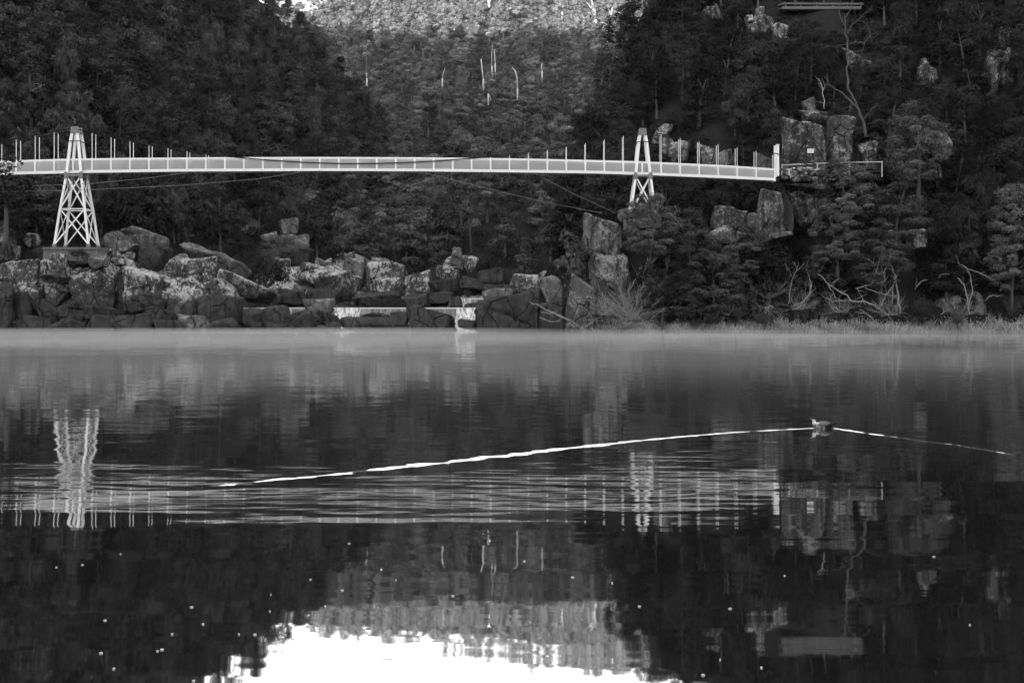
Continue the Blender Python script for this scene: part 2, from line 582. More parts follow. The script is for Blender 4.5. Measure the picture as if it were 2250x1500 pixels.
# each hillside: px -> (foot py, foot distance, metres farther per px up, py of the ridge line of the earth)
HILL = {
    'left': [(-900, 500, 122, .045, -700), (-400, 515, 126, .05, -430), (0, 525, 131, .065, -250), (300, 540, 138, .09, -120), (520, 565, 150, .13, -40),
             (620, 575, 159, .155, 48), (700, 578, 166, .19, 130), (790, 580, 175, .24, 240), (850, 582, 180, .28, 330), (920, 585, 187, .33, 430), (1000, 590, 196, .4, 540), (1060, 605, 200, .4, 600)],
    'right': [(1180, 640, 132, .1, 625), (1230, 610, 133, .11, 560), (1280, 570, 132, .11, 410), (1330, 560, 131, .10, 270), (1370, 560, 130, .10, 110), (1420, 580, 129, .085, 20), (1520, 600, 127.5, .075, -60),
              (1700, 640, 126.5, .065, -160), (2000, 660, 126, .06, -260), (2250, 670, 125, .055, -330), (2700, 670, 122, .05, -500), (3200, 670, 118, .045, -700)],
    'valley': [(300, 600, 172, .3, 60), (600, 600, 171, .3, 60), (660, 600, 171, .3, 42), (720, 600, 170, .3, 10), (900, 600, 169, .3, -18), (1050, 600, 168, .3, -28), (1200, 600, 168, .3, -45), (1400, 600, 168, .3, -72), (1700, 600, 168, .3, -200)],
}
VAL_PY = [640, 600, 500, 400, 300, 200, 100, 60, 0, -100, -300]
VAL_Y = [160, 168, 190, 228, 278, 345, 440, 475, 515, 600, 740]


def hill_pt(h, px, py):
    foot, y0, g, top = lerp_tab(HILL[h], px)
    if h == 'valley':
        Yd = float(np.interp(-py, [-v for v in VAL_PY], VAL_Y))
    else:
        up = foot - py
        Yd = y0 + up * g if up > 0 else y0 + up * g * 0.5
    return P(px, py, Yd)


def hill_sheet(h, name, pxs, n=26):
    rows = []
    for px in pxs:
        foot, y0, g, top = lerp_tab(HILL[h], px)
        line = []
        pys = np.linspace(foot + 70, top, n)
        for k, py in enumerate(pys):
            p = hill_pt(h, px, py)
            if 0 < k < n - 1:
                p.z += 1.1 * math.sin(p.x * 0.31 + p.y * 0.17) + 0.8 * math.sin(p.x * 0.77 - p.y * 0.41 + 1.3)
            line.append(tuple(p))
        ridge = line[-1]
        for dy, dz in ((12, -3), (40, -14), (110, -60), (160, -130)):
            z = max(ridge[2] + dz, -5)
            line.append((ridge[0] * (1 + dy / ridge[1]), ridge[1] + dy, z))
        rows.append(line)
    V = np.array(rows).reshape(-1, 3)
    nu, nv = len(rows), len(rows[0])
    i, j = np.meshgrid(np.arange(nu - 1), np.arange(nv - 1), indexing='ij')
    a = (i * nv + j).ravel()
    me = np_mesh(name, V, np.stack([a, a + nv, a + nv + 1, a + 1], 1), True)
    return tag(link(name, me, M['earth']), kind='structure')


hill_sheet('left', 'hill', np.linspace(-900, 1060, 60))
hill_sheet('right', 'hill', np.linspace(1180, 3200, 60))
hill_sheet('valley', 'hill', np.linspace(300, 1700, 50), 36)


# the ridge behind the camera that keeps the low sun off the gorge
def ridge_fn(x, y):
    t = max(0.0, 1 - abs(y + 300) / 210.0)
    prof = t * t * (3 - 2 * t)
    top = 158.5 + 2.0 * math.sin(x * 0.05) + 1.5 * math.sin(x * 0.13 + 1) + 1.2 * math.sin(x * 0.31)
    return (x, y, -4.2 + (top + 4.2) * prof)


me = grid_mesh('hill', ridge_fn, np.linspace(-1100, 900, 260), np.linspace(-515, -88, 40))
tag(link('hill', me, M['earth']), kind='structure')


# river banks under the boulders
def bank_z(x, y):
    px = 1125 + x / y * F_PX
    left = np.interp(px, [-600, 420, 500, 560, 1040, 1100, 1200, 1300, 1420, 2900], [1, 1, .4, .0, .0, .3, .6, .8, .8, .8])
    zl = np.interp(y, [117, 120, 122, 126, 130, 135, 150, 200], [-1.5, -0.3, 0.5, 2.6, 5.0, 6.5, 9.0, 16])
    zr = np.interp(y, [117, 121, 123, 126, 130, 135, 150, 200], [-1.5, -0.2, 0.35, 1.0, 3.2, 5.0, 6.0, 9])
    zm = np.interp(y, [117, 120, 124, 135, 139, 149, 152, 170, 200], [-2, -1.2, -.4, -.2, 0.9, 1.2, 2.0, 5.5, 9])
    if 540 < px < 930:
        zm = zm + np.interp(y, [137, 141, 147, 155, 165], [0, 1.2, 2.6, 4.4, 3.0]) * np.interp(px, [540, 600, 860, 930], [.6, 1, .8, 0])
    side = zl if px < 1040 else zr
    z = zm * (1 - left) + side * left
    return z + 0.22 * math.sin(x * 1.9 + y * .7) + 0.15 * math.sin(x * 3.7 - y * 2.1)


me = grid_mesh('terrain', lambda x, y: (x, y, bank_z(x, y)), np.linspace(-75, 75, 200), np.linspace(117, 200, 90))
tag(link('terrain', me, M['rock']), kind='structure')


# ------------------------------------------------------------------ boulders
def rock_mesh(name, size, seed, blocky=0.6, tilt=0.0, aspect=1.0, sub=4, rough=1.0, crag=0):
    r = np.random.default_rng(seed)
    bm = bmesh.new()
    bmesh.ops.create_icosphere(bm, subdivisions=sub, radius=1.0)
    D = np.array([v.co[:] for v in bm.verts])
    Fc = np.array([[v.index for v in f.verts] for f in bm.faces])
    bm.free()
    N = [np.array(a, float) for a in ((1, 0, 0), (-1, 0, 0), (0, 1, 0), (0, -1, 0), (0, 0, 1), (0, 0, -1))]
    N = [a + r.normal(size=3) * (0.24 if blocky < 1 else 0.12) for a in N]
    H = list(r.uniform(0.58, 0.85, 6))
    for _ in range(int(r.integers(7, 12)) if blocky < 1 else 1):
        N.append(r.normal(size=3))
        H.append(r.uniform(0.68 + .26 * blocky, 0.96 + .2 * blocky))
    N = np.array([a / np.linalg.norm(a) for a in N])
    H = np.array(H)
    p = 9 + 26 * blocky
    q = np.clip(D @ N.T, 0, None) / H
    rad = 1.0 / (np.sum(q ** p, 1) ** (1 / p))
    V = D * rad[:, None]
    V *= np.array([math.sqrt(aspect), 1, 1 / math.sqrt(aspect)])
    a = R(tilt)
    V = V @ np.array([[math.cos(a), 0, -math.sin(a)], [0, 1, 0], [math.sin(a), 0, math.cos(a)]])
    lo, hi = V.min(0), V.max(0)
    V = (V - (lo + hi) / 2) / (hi - lo) * np.array(size)
    m = min(size[0], size[2])
    nrm = D / np.linalg.norm(D, axis=1)[:, None]
    big = snoise(V, 2.6 / m, seed + 1, 2)
    fine = snoise(V, 7.5 / m, seed + 2, 3)
    crack = np.clip(1 - np.abs(snoise(V, 2.2 / m, seed + 3, 2)) * 9, 0, 1)
    crack2 = np.clip(1 - np.abs(snoise(V, 4.2 / m, seed + 4, 2)) * 14, 0, 1)
    step = np.round(snoise(V * np.array([1, 1, 1.6]), 2.0 / m, seed + 5, 1) * 3) / 3
    V = V + nrm * ((big * 0.05 + fine * 0.04 + step * 0.03 - crack * 0.05 - crack2 * 0.025) * m * rough)[:, None]
    if crag:                       # jointed cliff: upright columns that stand forward or back and end at different heights
        xx = V[:, 0] / size[0] + .5 + .05 * np.sin(V[:, 2] * 2.2 / m + seed) + .03 * np.sin(V[:, 2] * 6 / m)
        ci = np.clip((xx * crag).astype(int), 0, crag - 1)
        zz = V[:, 2] / size[2] + .5
        hh, dd = r.uniform(-.38, .04, crag), r.uniform(-.34, .22, crag)
        rowi = np.clip((zz * 3 + ci * .37).astype(int), 0, 5)
        rd = r.uniform(-.10, .10, (crag, 6))
        edge = np.abs(xx * crag - np.round(xx * crag))
        V[:, 2] += hh[ci] * size[2] * np.clip(zz - .35, 0, 1)
        V[:, 1] += (dd[ci] + rd[ci, rowi]) * size[1] * (V[:, 1] < size[1] * .2) + np.clip(.08 - edge, 0, 1) * 3.0 * m * .3
    V[:, 2] += size[2] / 2
    return np_mesh(name, V, Fc, True)


CLEAR = []        # screen boxes with a distance: trees stay out of the way of these
n_rock = [0]


def boulder(x0, y0, x1, y1, Y, mat, label, group=None, blocky=0.6, tilt=0, aspect=1.0, deep=None, bury=0.18, name='boulder', clear=True, cat='boulder', on=None, crag=0):
    n_rock[0] += 1
    if on:
        Y = hill_pt(on, (x0 + x1) / 2, y0 * .25 + y1 * .75).y - 1.4
    k = Y / F_PX
    w, h = (x1 - x0) * k, (y1 - y0) * k
    hb = h * (1 + bury)
    d = deep or max(0.5 * (w + h) * 0.85, 0.4)
    c = P((x0 + x1) / 2, y0, Y)
    big = (x1 - x0) * (y1 - y0) > 1100
    me = rock_mesh(name, (w, d, hb), int(x0 * 7 + y0 * 13 + x1 * 3) % 9973, blocky, tilt, aspect, 6 if crag else 5 if big else 4, 1.0, crag)
    o = link(name, me, M[mat])
    o.location = (c.x * (Y + d / 2) / Y, Y + d / 2, c.z - hb)
    tag(o, label, cat, group)
    if clear:
        e = .22 if on else 0.0
        CLEAR.append((x0 + e * (x1 - x0), y0 + e * .5 * (y1 - y0), x1 - e * (x1 - x0), y1 - 1.6 * e * (y1 - y0), Y))
    return o


# left bank
LB = [
    (-22, 617, 28, 732, 119.6, 'rock_wet', 'upright slab of rock cut off by the left picture edge at the waterline', .9),
    (-12, 566, 95, 616, 123.4, 'rock', 'flat-topped lichen rock below and left of the left tower footing', .7),
    (93, 569, 167, 617, 121.7, 'rock', 'dark-faced square lichen rock directly under the left tower footing', .7),
    (15, 613, 100, 672, 122.6, 'rock', 'rounded lichen boulder beside the upright slab at the left picture edge', .4),
    (28, 640, 78, 730, 121, 'rock_wet', 'dark shaded boulder wedged right of the upright slab at the left edge', .5),
    (98, 617, 170, 674, 123.4, 'rock', 'square lichen-topped rock left of the biggest pale boulder', .6),
    (162, 568, 258, 682, 122.2, 'rock', 'biggest pale-topped lichen boulder on the left bank, below the left tower', .95),
    (252, 582, 287, 684, 123.4, 'rock_wet', 'narrow dark ribbed rock between two large pale lichen boulders', .9),
    (276, 579, 359, 684, 122.4, 'rock', 'second large lichen boulder with a pale right corner', .7),
    (285, 634, 360, 690, 121.8, 'rock_wet', 'dark low rock in front of the second large lichen boulder', .5),
    (72, 657, 142, 708, 120.9, 'rock_wet', 'sloping dark rock left of the low shelf rocks under the left tower', .5),
    (40, 694, 118, 731, 120.1, 'rock_wet', 'low dark rock at the waterline near the upright left slab', .5),
    (122, 667, 200, 708, 121.2, 'rock_wet', 'low flat dark rock in front of the square lichen-topped rock', .5),
    (183, 668, 262, 712, 120.8, 'rock_wet', 'ridged dark rock in front of the biggest lichen boulder', .5),
    (185, 692, 258, 730, 120.1, 'rock_wet', 'wedge of dark rock at the waterline under the biggest lichen boulder', .6),
    (110, 700, 190, 730, 120.2, 'rock_wet', 'flat dark waterline rock straight below the left tower', .6),
    (254, 688, 342, 729, 120.1, 'rock_wet', 'dark rock at the waterline below the second large lichen boulder', .6),
    (302, 679, 387, 724, 120.6, 'rock_wet', 'smooth dark shelf rock with a rounded right end', .4),
    (340, 702, 420, 728, 120.0, 'rock_wet', 'thin flat rock at the waterline right of the dark shelf rock', .5),
    (384, 690, 476, 729, 120.4, 'rock_plain', 'pale scuffed flat rock at the waterline left of the first weir', .6),
    (430, 651, 534, 724, 121.2, 'rock_wet', 'large rounded dark boulder just left of the lower weir crest', .35),
    (452, 698, 528, 728, 120.0, 'rock_wet', 'low dome of rock at the foot of the rounded boulder left of the weir', .4),
    (357, 636, 442, 702, 122.8, 'rock', 'dark pitted boulder between the second lichen boulder and the rounded one', .4),
    (398, 528, 552, 612, 134.5, 'rock_plain', 'great tilted bedrock slab rising behind the left bank boulders', .6),
    (466, 592, 612, 660, 128, 'rock_hi', 'pale lichen-covered rock tapering toward the lower weir', .5),
    (370, 560, 484, 622, 130.5, 'rock', 'broad lichen rock at the foot of the great tilted slab', .5),
    (430, 612, 530, 668, 126, 'rock', 'pitted dark rock under the tapering pale lichen rock', .5),
    (258, 492, 374, 552, 134, 'rock_plain', 'big leaning boulder with a smooth sloping top right of the left tower', .6),
    (226, 504, 306, 552, 132.5, 'rock_plain', 'leaning slab tucked under the big leaning boulder by the left tower', .7),
    (300, 536, 374, 592, 130.5, 'rock_wet', 'dark undercut boulder below the big leaning boulder', .4),
    (-12, 493, 25, 534, 130, 'rock', 'pale peaked rock at the left picture edge level with the tower footing', .6),
    (50, 511, 89, 540, 131, 'rock', 'small pale knob of rock above the flat-topped rocks, left of the tower', .5),
    (-8, 536, 40, 570, 128.5, 'rock', 'round pitted boulder at the left edge beneath the pale peaked rock', .3),
    (14, 522, 37, 540, 129.5, 'rock_plain', 'small stone between the peaked rock and the round pitted boulder', .5),
    (108, 556, 150, 586, 121.6, 'rock', 'stone at the left front corner of the tower footing', .5),
    (196, 554, 238, 584, 121.5, 'rock_plain', 'pale stone in front of the right half of the tower footing', .5),
    (163, 551, 207, 576, 122.0, 'rock', 'small lichen stone leaning against the tower footing front', .4),
    (229, 544, 278, 580, 124.5, 'rock', 'speckled stone at the right corner of the tower footing', .4),
    (266, 552, 300, 576, 126, 'rock_plain', 'small round stone right of the speckled stone by the footing', .3),
    (250, 570, 300, 600, 125, 'rock', 'stone bridging the gap above the narrow dark ribbed rock', .5),
    (545, 628, 622, 674, 138, 'rock_wet', 'dark boulder behind the left end of the lower weir', .4),
    (505, 640, 566, 674, 137.5, 'rock_wet', 'dark sloping rock right of the rounded boulder, above the weir end', .4),
]
TILT = {'great tilted bedrock': (24, 2.4), 'pale lichen-covered rock tapering': (18, 2.4), 'big leaning boulder': (26, 2.0), 'leaning slab tucked': (20, 2.0),
        'sloping dark rock left': (22, 1.8), 'long pale slab sloping': (20, 2.6), 'steep grey boulder': (-38, 1.6), 'low dark rock in front': (-15, 1.5), 'tilted lichen boulder': (16, 1.6), 'ridged dark rock': (14, 1.8)}


def slope_of(label):
    for k_, v_ in TILT.items():
        if label.startswith(k_):
            return {'tilt': v_[0], 'aspect': v_[1]}
    return {}


for row in LB:
    boulder(*row[:7], blocky=row[7], **slope_of(row[6]))
# tilted ones get their slope from a second look
MID = [
    (570, 507, 611, 548, 160, 'rock_plain', 'dark hunched rock at the left of the outcrop under the trees', .4),
    (608, 515, 678, 556, 159, 'rock_plain', 'rounded block with a bright right edge in the outcrop under the trees', .5),
    (514, 478, 568, 510, 162, 'rock_plain', 'topmost left rock of the outcrop half hidden among trees', .5),
    (612, 478, 657, 510, 163, 'rock_plain', 'upright jagged rock at the top of the outcrop under the trees', .8),
    (560, 545, 690, 580, 157, 'rock_wet', 'wide dark ledge at the base of the outcrop under the trees', .5),
    (640, 574, 798, 640, 147, 'rock', 'long pale slab sloping down toward the weir from left to right', .7),
    (748, 555, 802, 622, 150, 'rock_plain', 'upright square-shouldered block standing above the long sloping slab', .9),
    (765, 552, 782, 566, 150.5, 'rock_plain', 'small capstone perched on the upright square-shouldered block', .6),
    (799, 576, 889, 646, 148, 'rock_hi', 'rough pale crag right of the upright square-shouldered block', .7),
    (818, 564, 857, 592, 152, 'rock_plain', 'low rock peeping over the rough pale crag', .4),
    (824, 610, 892, 648, 145, 'rock', 'speckled rock under the rough pale crag', .5),
    (690, 590, 785, 648, 144, 'rock', 'mottled rock face under the long sloping slab', .6),
    (606, 630, 694, 668, 141, 'rock_wet', 'low dark rock above the left third of the lower weir', .4),
    (668, 634, 752, 668, 141.5, 'rock_wet', 'smooth dark hump above the lower weir beside its neighbour to the left', .3),
    (774, 640, 894, 672, 140.5, 'rock_wet', 'long layered dark rock above the middle of the lower weir', .6),
    (886, 640, 945, 674, 141, 'rock_wet', 'dark rock at the right end of the long layered rock', .4),
    (880, 592, 950, 640, 155, 'rock', 'broken pale rubble rock right of the rough pale crag', .6),
    (957, 584, 1009, 615, 158, 'rock', 'pale flat rock midway up the far river bed', .5),
    (990, 542, 1018, 588, 160, 'rock_plain', 'thin standing stone at the top of the far river bed', .8),
    (966, 562, 1054, 600, 161, 'rock', 'pale rubble ledge around the thin standing stone', .5),
    (938, 610, 1010, 645, 153, 'rock_wet', 'dark jumbled rock in the far river bed', .4),
    (930, 640, 1000, 668, 151, 'rock_wet', 'dark low rock left of the upper weir', .4),
    (1010, 606, 1075, 634, 158, 'rock_wet', 'dark rock in the far river bed above the upper weir', .4),
    (1047, 588, 1110, 625, 159, 'rock_wet', 'dark layered rock right of the pale rubble ledge', .5),
    (1062, 622, 1130, 656, 153, 'rock_wet', 'dark rock behind the left shoulder of the big cracked rock', .4),
    (985, 650, 1018, 676, 145, 'rock_wet', 'dark pointed rock at the left end of the upper weir', .4),
    (1018, 664, 1070, 680, 140, 'rock_wet', 'low rounded rock below the upper weir fall', .3),
    (577, 672, 641, 724, 121.2, 'rock_wet', 'dome-shaped boulder in front of the lower weir, second from its left end', .3),
    (530, 676, 582, 716, 121.8, 'rock_wet', 'low dark boulder in front of the left end of the lower weir', .4),
    (668, 655, 738, 690, 133.6, 'rock_plain', 'pale-topped peaked rock standing through the lower weir crest', .4),
    (629, 680, 713, 714, 123.0, 'rock_wet', 'broad dark rock before the weir behind a steep grey boulder', .4),
    (655, 681, 746, 708, 124.5, 'rock_wet', 'smooth wet rock left of the middle white fall', .3),
    (642, 684, 710, 722, 120.8, 'rock_wet', 'steep grey boulder at the waterline left of the middle white fall', .5),
    (712, 706, 750, 721, 120.9, 'rock_wet', 'small wet rock at the foot of the middle white fall', .4),
    (744, 696, 876, 723, 120.6, 'rock_wet', 'long low whale-backed rock at the waterline before the weir', .3),
    (786, 687, 858, 708, 123.5, 'rock_wet', 'flat wet rock just under the middle white fall', .4),
    (850, 683, 905, 719, 121.4, 'rock_wet', 'pair-split dark boulder left of the large weir boulder', .5),
    (893, 668, 1003, 724, 120.9, 'rock_wet', 'large smooth dark boulder in front of the right end of the weir', .6),
    (1005, 700, 1052, 721, 121.5, 'rock_wet', 'small black rock at the foot of the right white fall', .3),
]
for row in MID:
    boulder(*row[:7], blocky=row[7], **slope_of(row[6]))
RB = [
    (1036, 631, 1188, 726, 120.6, 'rock_wet', 'big cracked rock right of the weir, its foot in the mist', 1.0),
    (1115, 603, 1188, 645, 122.6, 'rock_hi', 'white-crusted rock on top of the big cracked rock', .6),
    (1060, 632, 1130, 668, 121.6, 'rock_plain', 'pale sloping shoulder on the left of the big cracked rock', .6),
    (1182, 604, 1242, 668, 121.6, 'rock_plain', 'pale smooth-topped block behind the fallen white branches', .75),
    (1184, 650, 1240, 726, 120.4, 'rock_wet', 'cracked dark block at the waterline under the pale smooth-topped block', 1.0),
    (1240, 600, 1312, 720, 121.6, 'rock_plain', 'tall smooth face right of a dark vertical cleft', 1.0),
    (1308, 612, 1350, 722, 122.6, 'rock_wet', 'dark rock behind the dead twiggy shrub', .7),
    (1279, 467, 1376, 580, 126.5, 'rock_cliff', 'tall pale cliff boulder with white lichen, left of the right tower', .95),
    (1292, 548, 1378, 640, 125.6, 'rock_cliff', 'lower cliff block beneath the tall pale cliff boulder', .8),
    (1356, 456, 1388, 486, 125.8, 'rock_plain', 'knob of rock at the foot of the right tower', .5),
    (1372, 440, 1452, 500, 124.3, 'rock_plain', 'rock platform under the right tower', .8),
    (1422, 424, 1460, 452, 122.2, 'rock_plain', 'rounded pale stone beside the right tower leg', .35),
    (1562, 448, 1645, 506, 129, 'rock_cliff', 'tilted lichen boulder below the right side span', .6),
    (1660, 408, 1732, 516, 126.4, 'rock_cliff', 'tall standing stone with a face-like outline under the bridge end', 1.0),
    (1716, 410, 1742, 514, 126.9, 'rock_wet', 'dark split slab against the right of the tall standing stone', .8),
    (1733, 408, 1802, 482, 127.8, 'rock_cliff', 'white-streaked rock face under the dry stone wall', .7),
    (1642, 466, 1672, 502, 127.6, 'rock_plain', 'small spire of rock left of the tall standing stone', .8),
    (1666, 493, 1700, 524, 126.6, 'rock_hi', 'speckled stone at the foot of the tall standing stone', .5),
    (1690, 508, 1742, 526, 126.2, 'rock_plain', 'flat pale ledge below the tall standing stone', .8),
    (1433, 272, 1476, 310, 137, 'rock_cliff', 'small rounded boulder above the cables right of the right tower', .4),
    (1452, 296, 1492, 345, 136, 'rock_cliff', 'tall rounded boulder behind the first hangers right of the tower', .4),
    (1468, 305, 1522, 362, 135.4, 'rock_cliff', 'egg-shaped boulder behind the second hangers right of the tower', .3),
    (1528, 310, 1578, 366, 136, 'rock_cliff', 'boulder behind the middle hangers of the right side span', .5),
    (1576, 326, 1618, 368, 137, 'rock_cliff', 'dark boulder behind the right side span near its end', .5),
    (1660, 336, 1702, 374, 133, 'rock_plain', 'pale-capped boulder left of the bridge end posts', .4),
    (1706, 256, 1822, 392, 131, 'rock_stain', 'huge stained rock wall carrying the small white sign', 1.1),
    (1817, 248, 1887, 372, 131.6, 'rock_stain', 'tall stained block right of the rock wall with the sign', 1.0),
    (1755, 236, 1835, 266, 133.5, 'rock_stain', 'low ledge of rock on top of the sign wall', .5),
    (1759, 207, 1800, 246, 133.5, 'rock_plain', 'small boulder perched above the rock wall with the sign', .5),
    (1884, 308, 1928, 372, 131.8, 'rock_stain', 'short stained block beyond the tall one along the path', .6),
    (2046, 288, 2092, 346, 133, 'rock_stain', 'round boulder showing between dark trees above the path rail', .3),
    (2010, 345, 2068, 392, 131, 'rock_stain', 'streaked rock face under the far end of the path rail', .6),
    (1636, 10, 1700, 92, 168, 'rock_cliff', 'lichen crag left of the lookout platform', .7),
    (1694, 46, 1736, 92, 166, 'rock_cliff', 'lichen block directly under the left end of the lookout', .6),
    (1542, 4, 1592, 40, 170, 'rock_cliff', 'pale crag among trees at the top edge, left of the lookout', .6),
    (1846, 96, 1912, 175, 160, 'rock_stain', 'pale rocks around the foot of the bare tree', .6),
    (2146, 92, 2230, 210, 158, 'rock_stain', 'tall lichen crag high at the right picture edge', .6),
    (2006, 118, 2054, 200, 160, 'rock_stain', 'streaked crag left of the dark stone ledge', .6),
    (2180, 60, 2222, 98, 162, 'rock_stain', 'round rock above the tall crag at the right edge', .4),
    (1560, 492, 1650, 530, 126.5, 'rock_cliff', 'broken ledge of pale rock under the tilted lichen boulder', .7),
    (1985, 500, 2045, 540, 127.5, 'rock_hi', 'white-crusted outcrop showing between the tiered trees low on the right slope', .6),
    (1930, 505, 1985, 535, 127.8, 'rock_cliff', 'half hidden pale crag left of the white-crusted outcrop', .6),
    (1740, 668, 1796, 704, 124.2, 'rock_wet', 'dark rock behind the shore grass under a tangled dead branch', .5),
    (1788, 656, 1866, 698, 125.2, 'rock_wet', 'broad dark rock behind the shore grass, left of the fallen trunk', .5),
    (2045, 648, 2110, 694, 124.6, 'rock_plain', 'grey rock behind the grass at the foot of the leaning bare trees', .5),
    (2138, 657, 2170, 694, 124.2, 'rock_plain', 'pointed pale rock behind the grass toward the right edge', .7),
    (2104, 640, 2160, 676, 125.6, 'rock_plain', 'rock between the grey rock and the pointed pale rock', .5),
    (2196, 648, 2252, 690, 125.6, 'rock_wet', 'dark rock at the right picture edge behind the grass', .5),
]
for row in RB:
    boulder(*row[:7], blocky=row[7], **slope_of(row[6]), on=('right' if row[4] > 133.4 else None), crag=(5 if 'crag' in row[6] and 'tilted' not in row[6] else 4 if 'white-streaked rock face' in row[6] or 'pale rocks around' in row[6] or 'streaked rock face' in row[6] else 0), deep=(3.4 if 'under the right tower' in row[6] else 3.0 if row[2] - row[0] > 100 else None))
for k, (x0, y0, x1, y1) in enumerate([(400, 665, 432, 690), (356, 690, 384, 706), (150, 660, 185, 676), (10, 668, 34, 690), (545, 708, 580, 724), (618, 714, 648, 724), (876, 710, 900, 722), (835, 704, 850, 714)]):
    boulder(x0, y0, x1, y1, 121.4 - 0.001 * y1 * 0 - 0.2 * (k % 3), 'rock_wet', 'small dark stone lodged between the larger waterline boulders', 'small stones between the waterline boulders', .4, clear=False)

# loose rubble in the gaps of the left bank and the river bed
fr = random.Random(21)
for k in range(90):
    if k < 55:
        px_, Yq = fr.uniform(-10, 540), fr.uniform(120.2, 132)
        grp = ('small rough stone lying between the left bank boulders', 'loose stones on the left bank')
    else:
        px_, Yq = fr.uniform(600, 1080), fr.uniform(141, 162)
        grp = ('small rough stone in the river bed above the weir', 'loose stones in the river bed')
    X_ = (px_ - 1125) / F_PX * Yq
    z_ = bank_z(X_, Yq) + .15
    py_ = HORIZON - (z_ - CAM_H) / Yq * F_PX
    w_, h_ = fr.uniform(16, 46), fr.uniform(12, 26)
    boulder(px_ - w_ / 2, py_ - h_, px_ + w_ / 2, py_ + 4, Yq, fr.choice(['rock', 'rock_plain', 'rock_wet']) if z_ > 3 else 'rock_wet', grp[0], grp[1], fr.uniform(.3, .8), fr.uniform(-20, 20), fr.uniform(1, 1.8), clear=False, name='stone')

# ------------------------------------------------------------------ the suspension footbridge
BY = 124.0
BS = F_PX / BY
bridge = empty('suspension_footbridge', P(165, 545, BY))
tag(bridge, 'long white suspension footbridge with two lattice towers crossing the gorge', 'footbridge')
ORG = Vector(bridge.location)


def bx(px): return (px - 1125.0) / BS
def bz(py): return CAM_H + (HORIZON - py) / BS


def bbuild(mb, name, mat, parent=None, smooth=False):
    off = ORG if parent is None else Vector((0, 0, 0))
    if parent is None:
        mb.v = [tuple(Vector(p) - ORG) for p in mb.v]
    else:
        mb.v = [tuple(Vector(p) - ORG) for p in mb.v]
    return mb.build(name, mat, parent or bridge, smooth)


RAIL = [(-140, 361), (-60, 357.5), (60, 353), (165, 350), (300, 348.4), (500, 347), (700, 346.4), (900, 347), (1100, 349), (1250, 352), (1410, 356), (1600, 365), (1701, 372)]
DECK = [(-140, 391), (-60, 388), (60, 384.5), (165, 382), (400, 378.6), (700, 377.2), (900, 378), (1100, 380), (1300, 382.6), (1410, 386), (1600, 393.5), (1701, 398.5)]


def rail_py(px): return float(np.interp(px, [a for a, _ in RAIL], [b for _, b in RAIL]))
def deck_py(px): return float(np.interp(px, [a for a, _ in DECK], [b for _, b in DECK]))


def cable_py(px):
    if px < 165:
        return 283 + (165 - px) * 0.205 - ((165 - px) ** 2) * 0.00008
    if px <= 1410:
        t = (px - 785) / (620 if px < 785 else 625)
        return 361 - (78 if px < 785 else 71) * t * t
    if px <= 1705:
        t = (px - 1410) / 295
        return 290 + 50 * t - 10 * t * (1 - t) * 0.3
    return 340 + (px - 1705) * 0.27


posts = [165 + 41.5 * k for k in range(-7, 38)]
posts[-1] = 1700.0
NEAR, FAR = BY - 0.55, BY + 0.55

for side, yy in (('near', NEAR), ('far', FAR)):
    xs = list(np.arange(posts[0], 1700, 20.75)) + [1700]
    mb = MB()
    for a, b in zip(xs[:-1], xs[1:]):
        mb.bar((bx(a), yy, bz(rail_py(a) + 2)), (bx(b), yy, bz(rail_py(b) + 2)), 0.15, 0.09)
    bbuild(mb, 'handrail', M['white'])
    mb = MB()
    for a, b in zip(xs[:-1], xs[1:]):
        mb.bar((bx(a), yy, bz(deck_py(a) - 3)), (bx(b), yy, bz(deck_py(b) - 3)), 0.25, 0.08)
    bbuild(mb, 'edge_beam', M['white'])
    # mesh infill between the posts, one panel at a time
    for a, b in zip(posts[:-1], posts[1:]):
        mb = MB()
        c0, c1 = a + 2, b - 2
        v = [(bx(c0), yy - .008, bz(deck_py(c0) - 6)), (bx(c1), yy - .008, bz(deck_py(c1) - 6)), (bx(c1), yy - .008, bz(rail_py(c1) + 4)), (bx(c0), yy - .008, bz(rail_py(c0) + 4))]
        mb.add(v, [(0, 1, 2, 3)])
        bbuild(mb, 'mesh_panel', M['mesh'])
    for px in posts:
        near_tower = abs(px - 165) < 5 or abs(px - 1410) < 5
        top = min(rail_py(px), cable_py(px) + 1) if not near_tower else rail_py(px)
        mb = MB()
        mb.bar((bx(px), yy - .03 if side == 'near' else yy + .03, bz(deck_py(px) + 1.5)), (bx(px), yy - .03 if side == 'near' else yy + .03, bz(rail_py(px))), 0.13, 0.08)
        if top < rail_py(px) - 2:
            mb.bar((bx(px), yy, bz(rail_py(px))), (bx(px), yy, bz(top)), 0.05, 0.05)
        bbuild(mb, 'hanger', M['white'])
    # main cable
    mb = MB()
    pts = [(bx(p), yy - (.12 if side == 'near' else -.12), bz(cable_py(p))) for p in np.arange(-150, 1411, 26)] + [(bx(p), yy - (.12 if side == 'near' else -.12), bz(cable_py(p))) for p in np.linspace(1410, 1790, 14)[1:]]
    mb.tube(pts, 0.045, 6)
    bbuild(mb, 'main_cable', M['cable'])
    # portal post at the right end
    mb = MB()
    mb.bar((bx(1706), yy, bz(388)), (bx(1706), yy, bz(320.5)), 0.24, 0.24)
    mb.box((bx(1706), yy, bz(320.5) + .03), (0.3, 0.3, 0.06))
    bbuild(mb, 'end_post', M['white'])

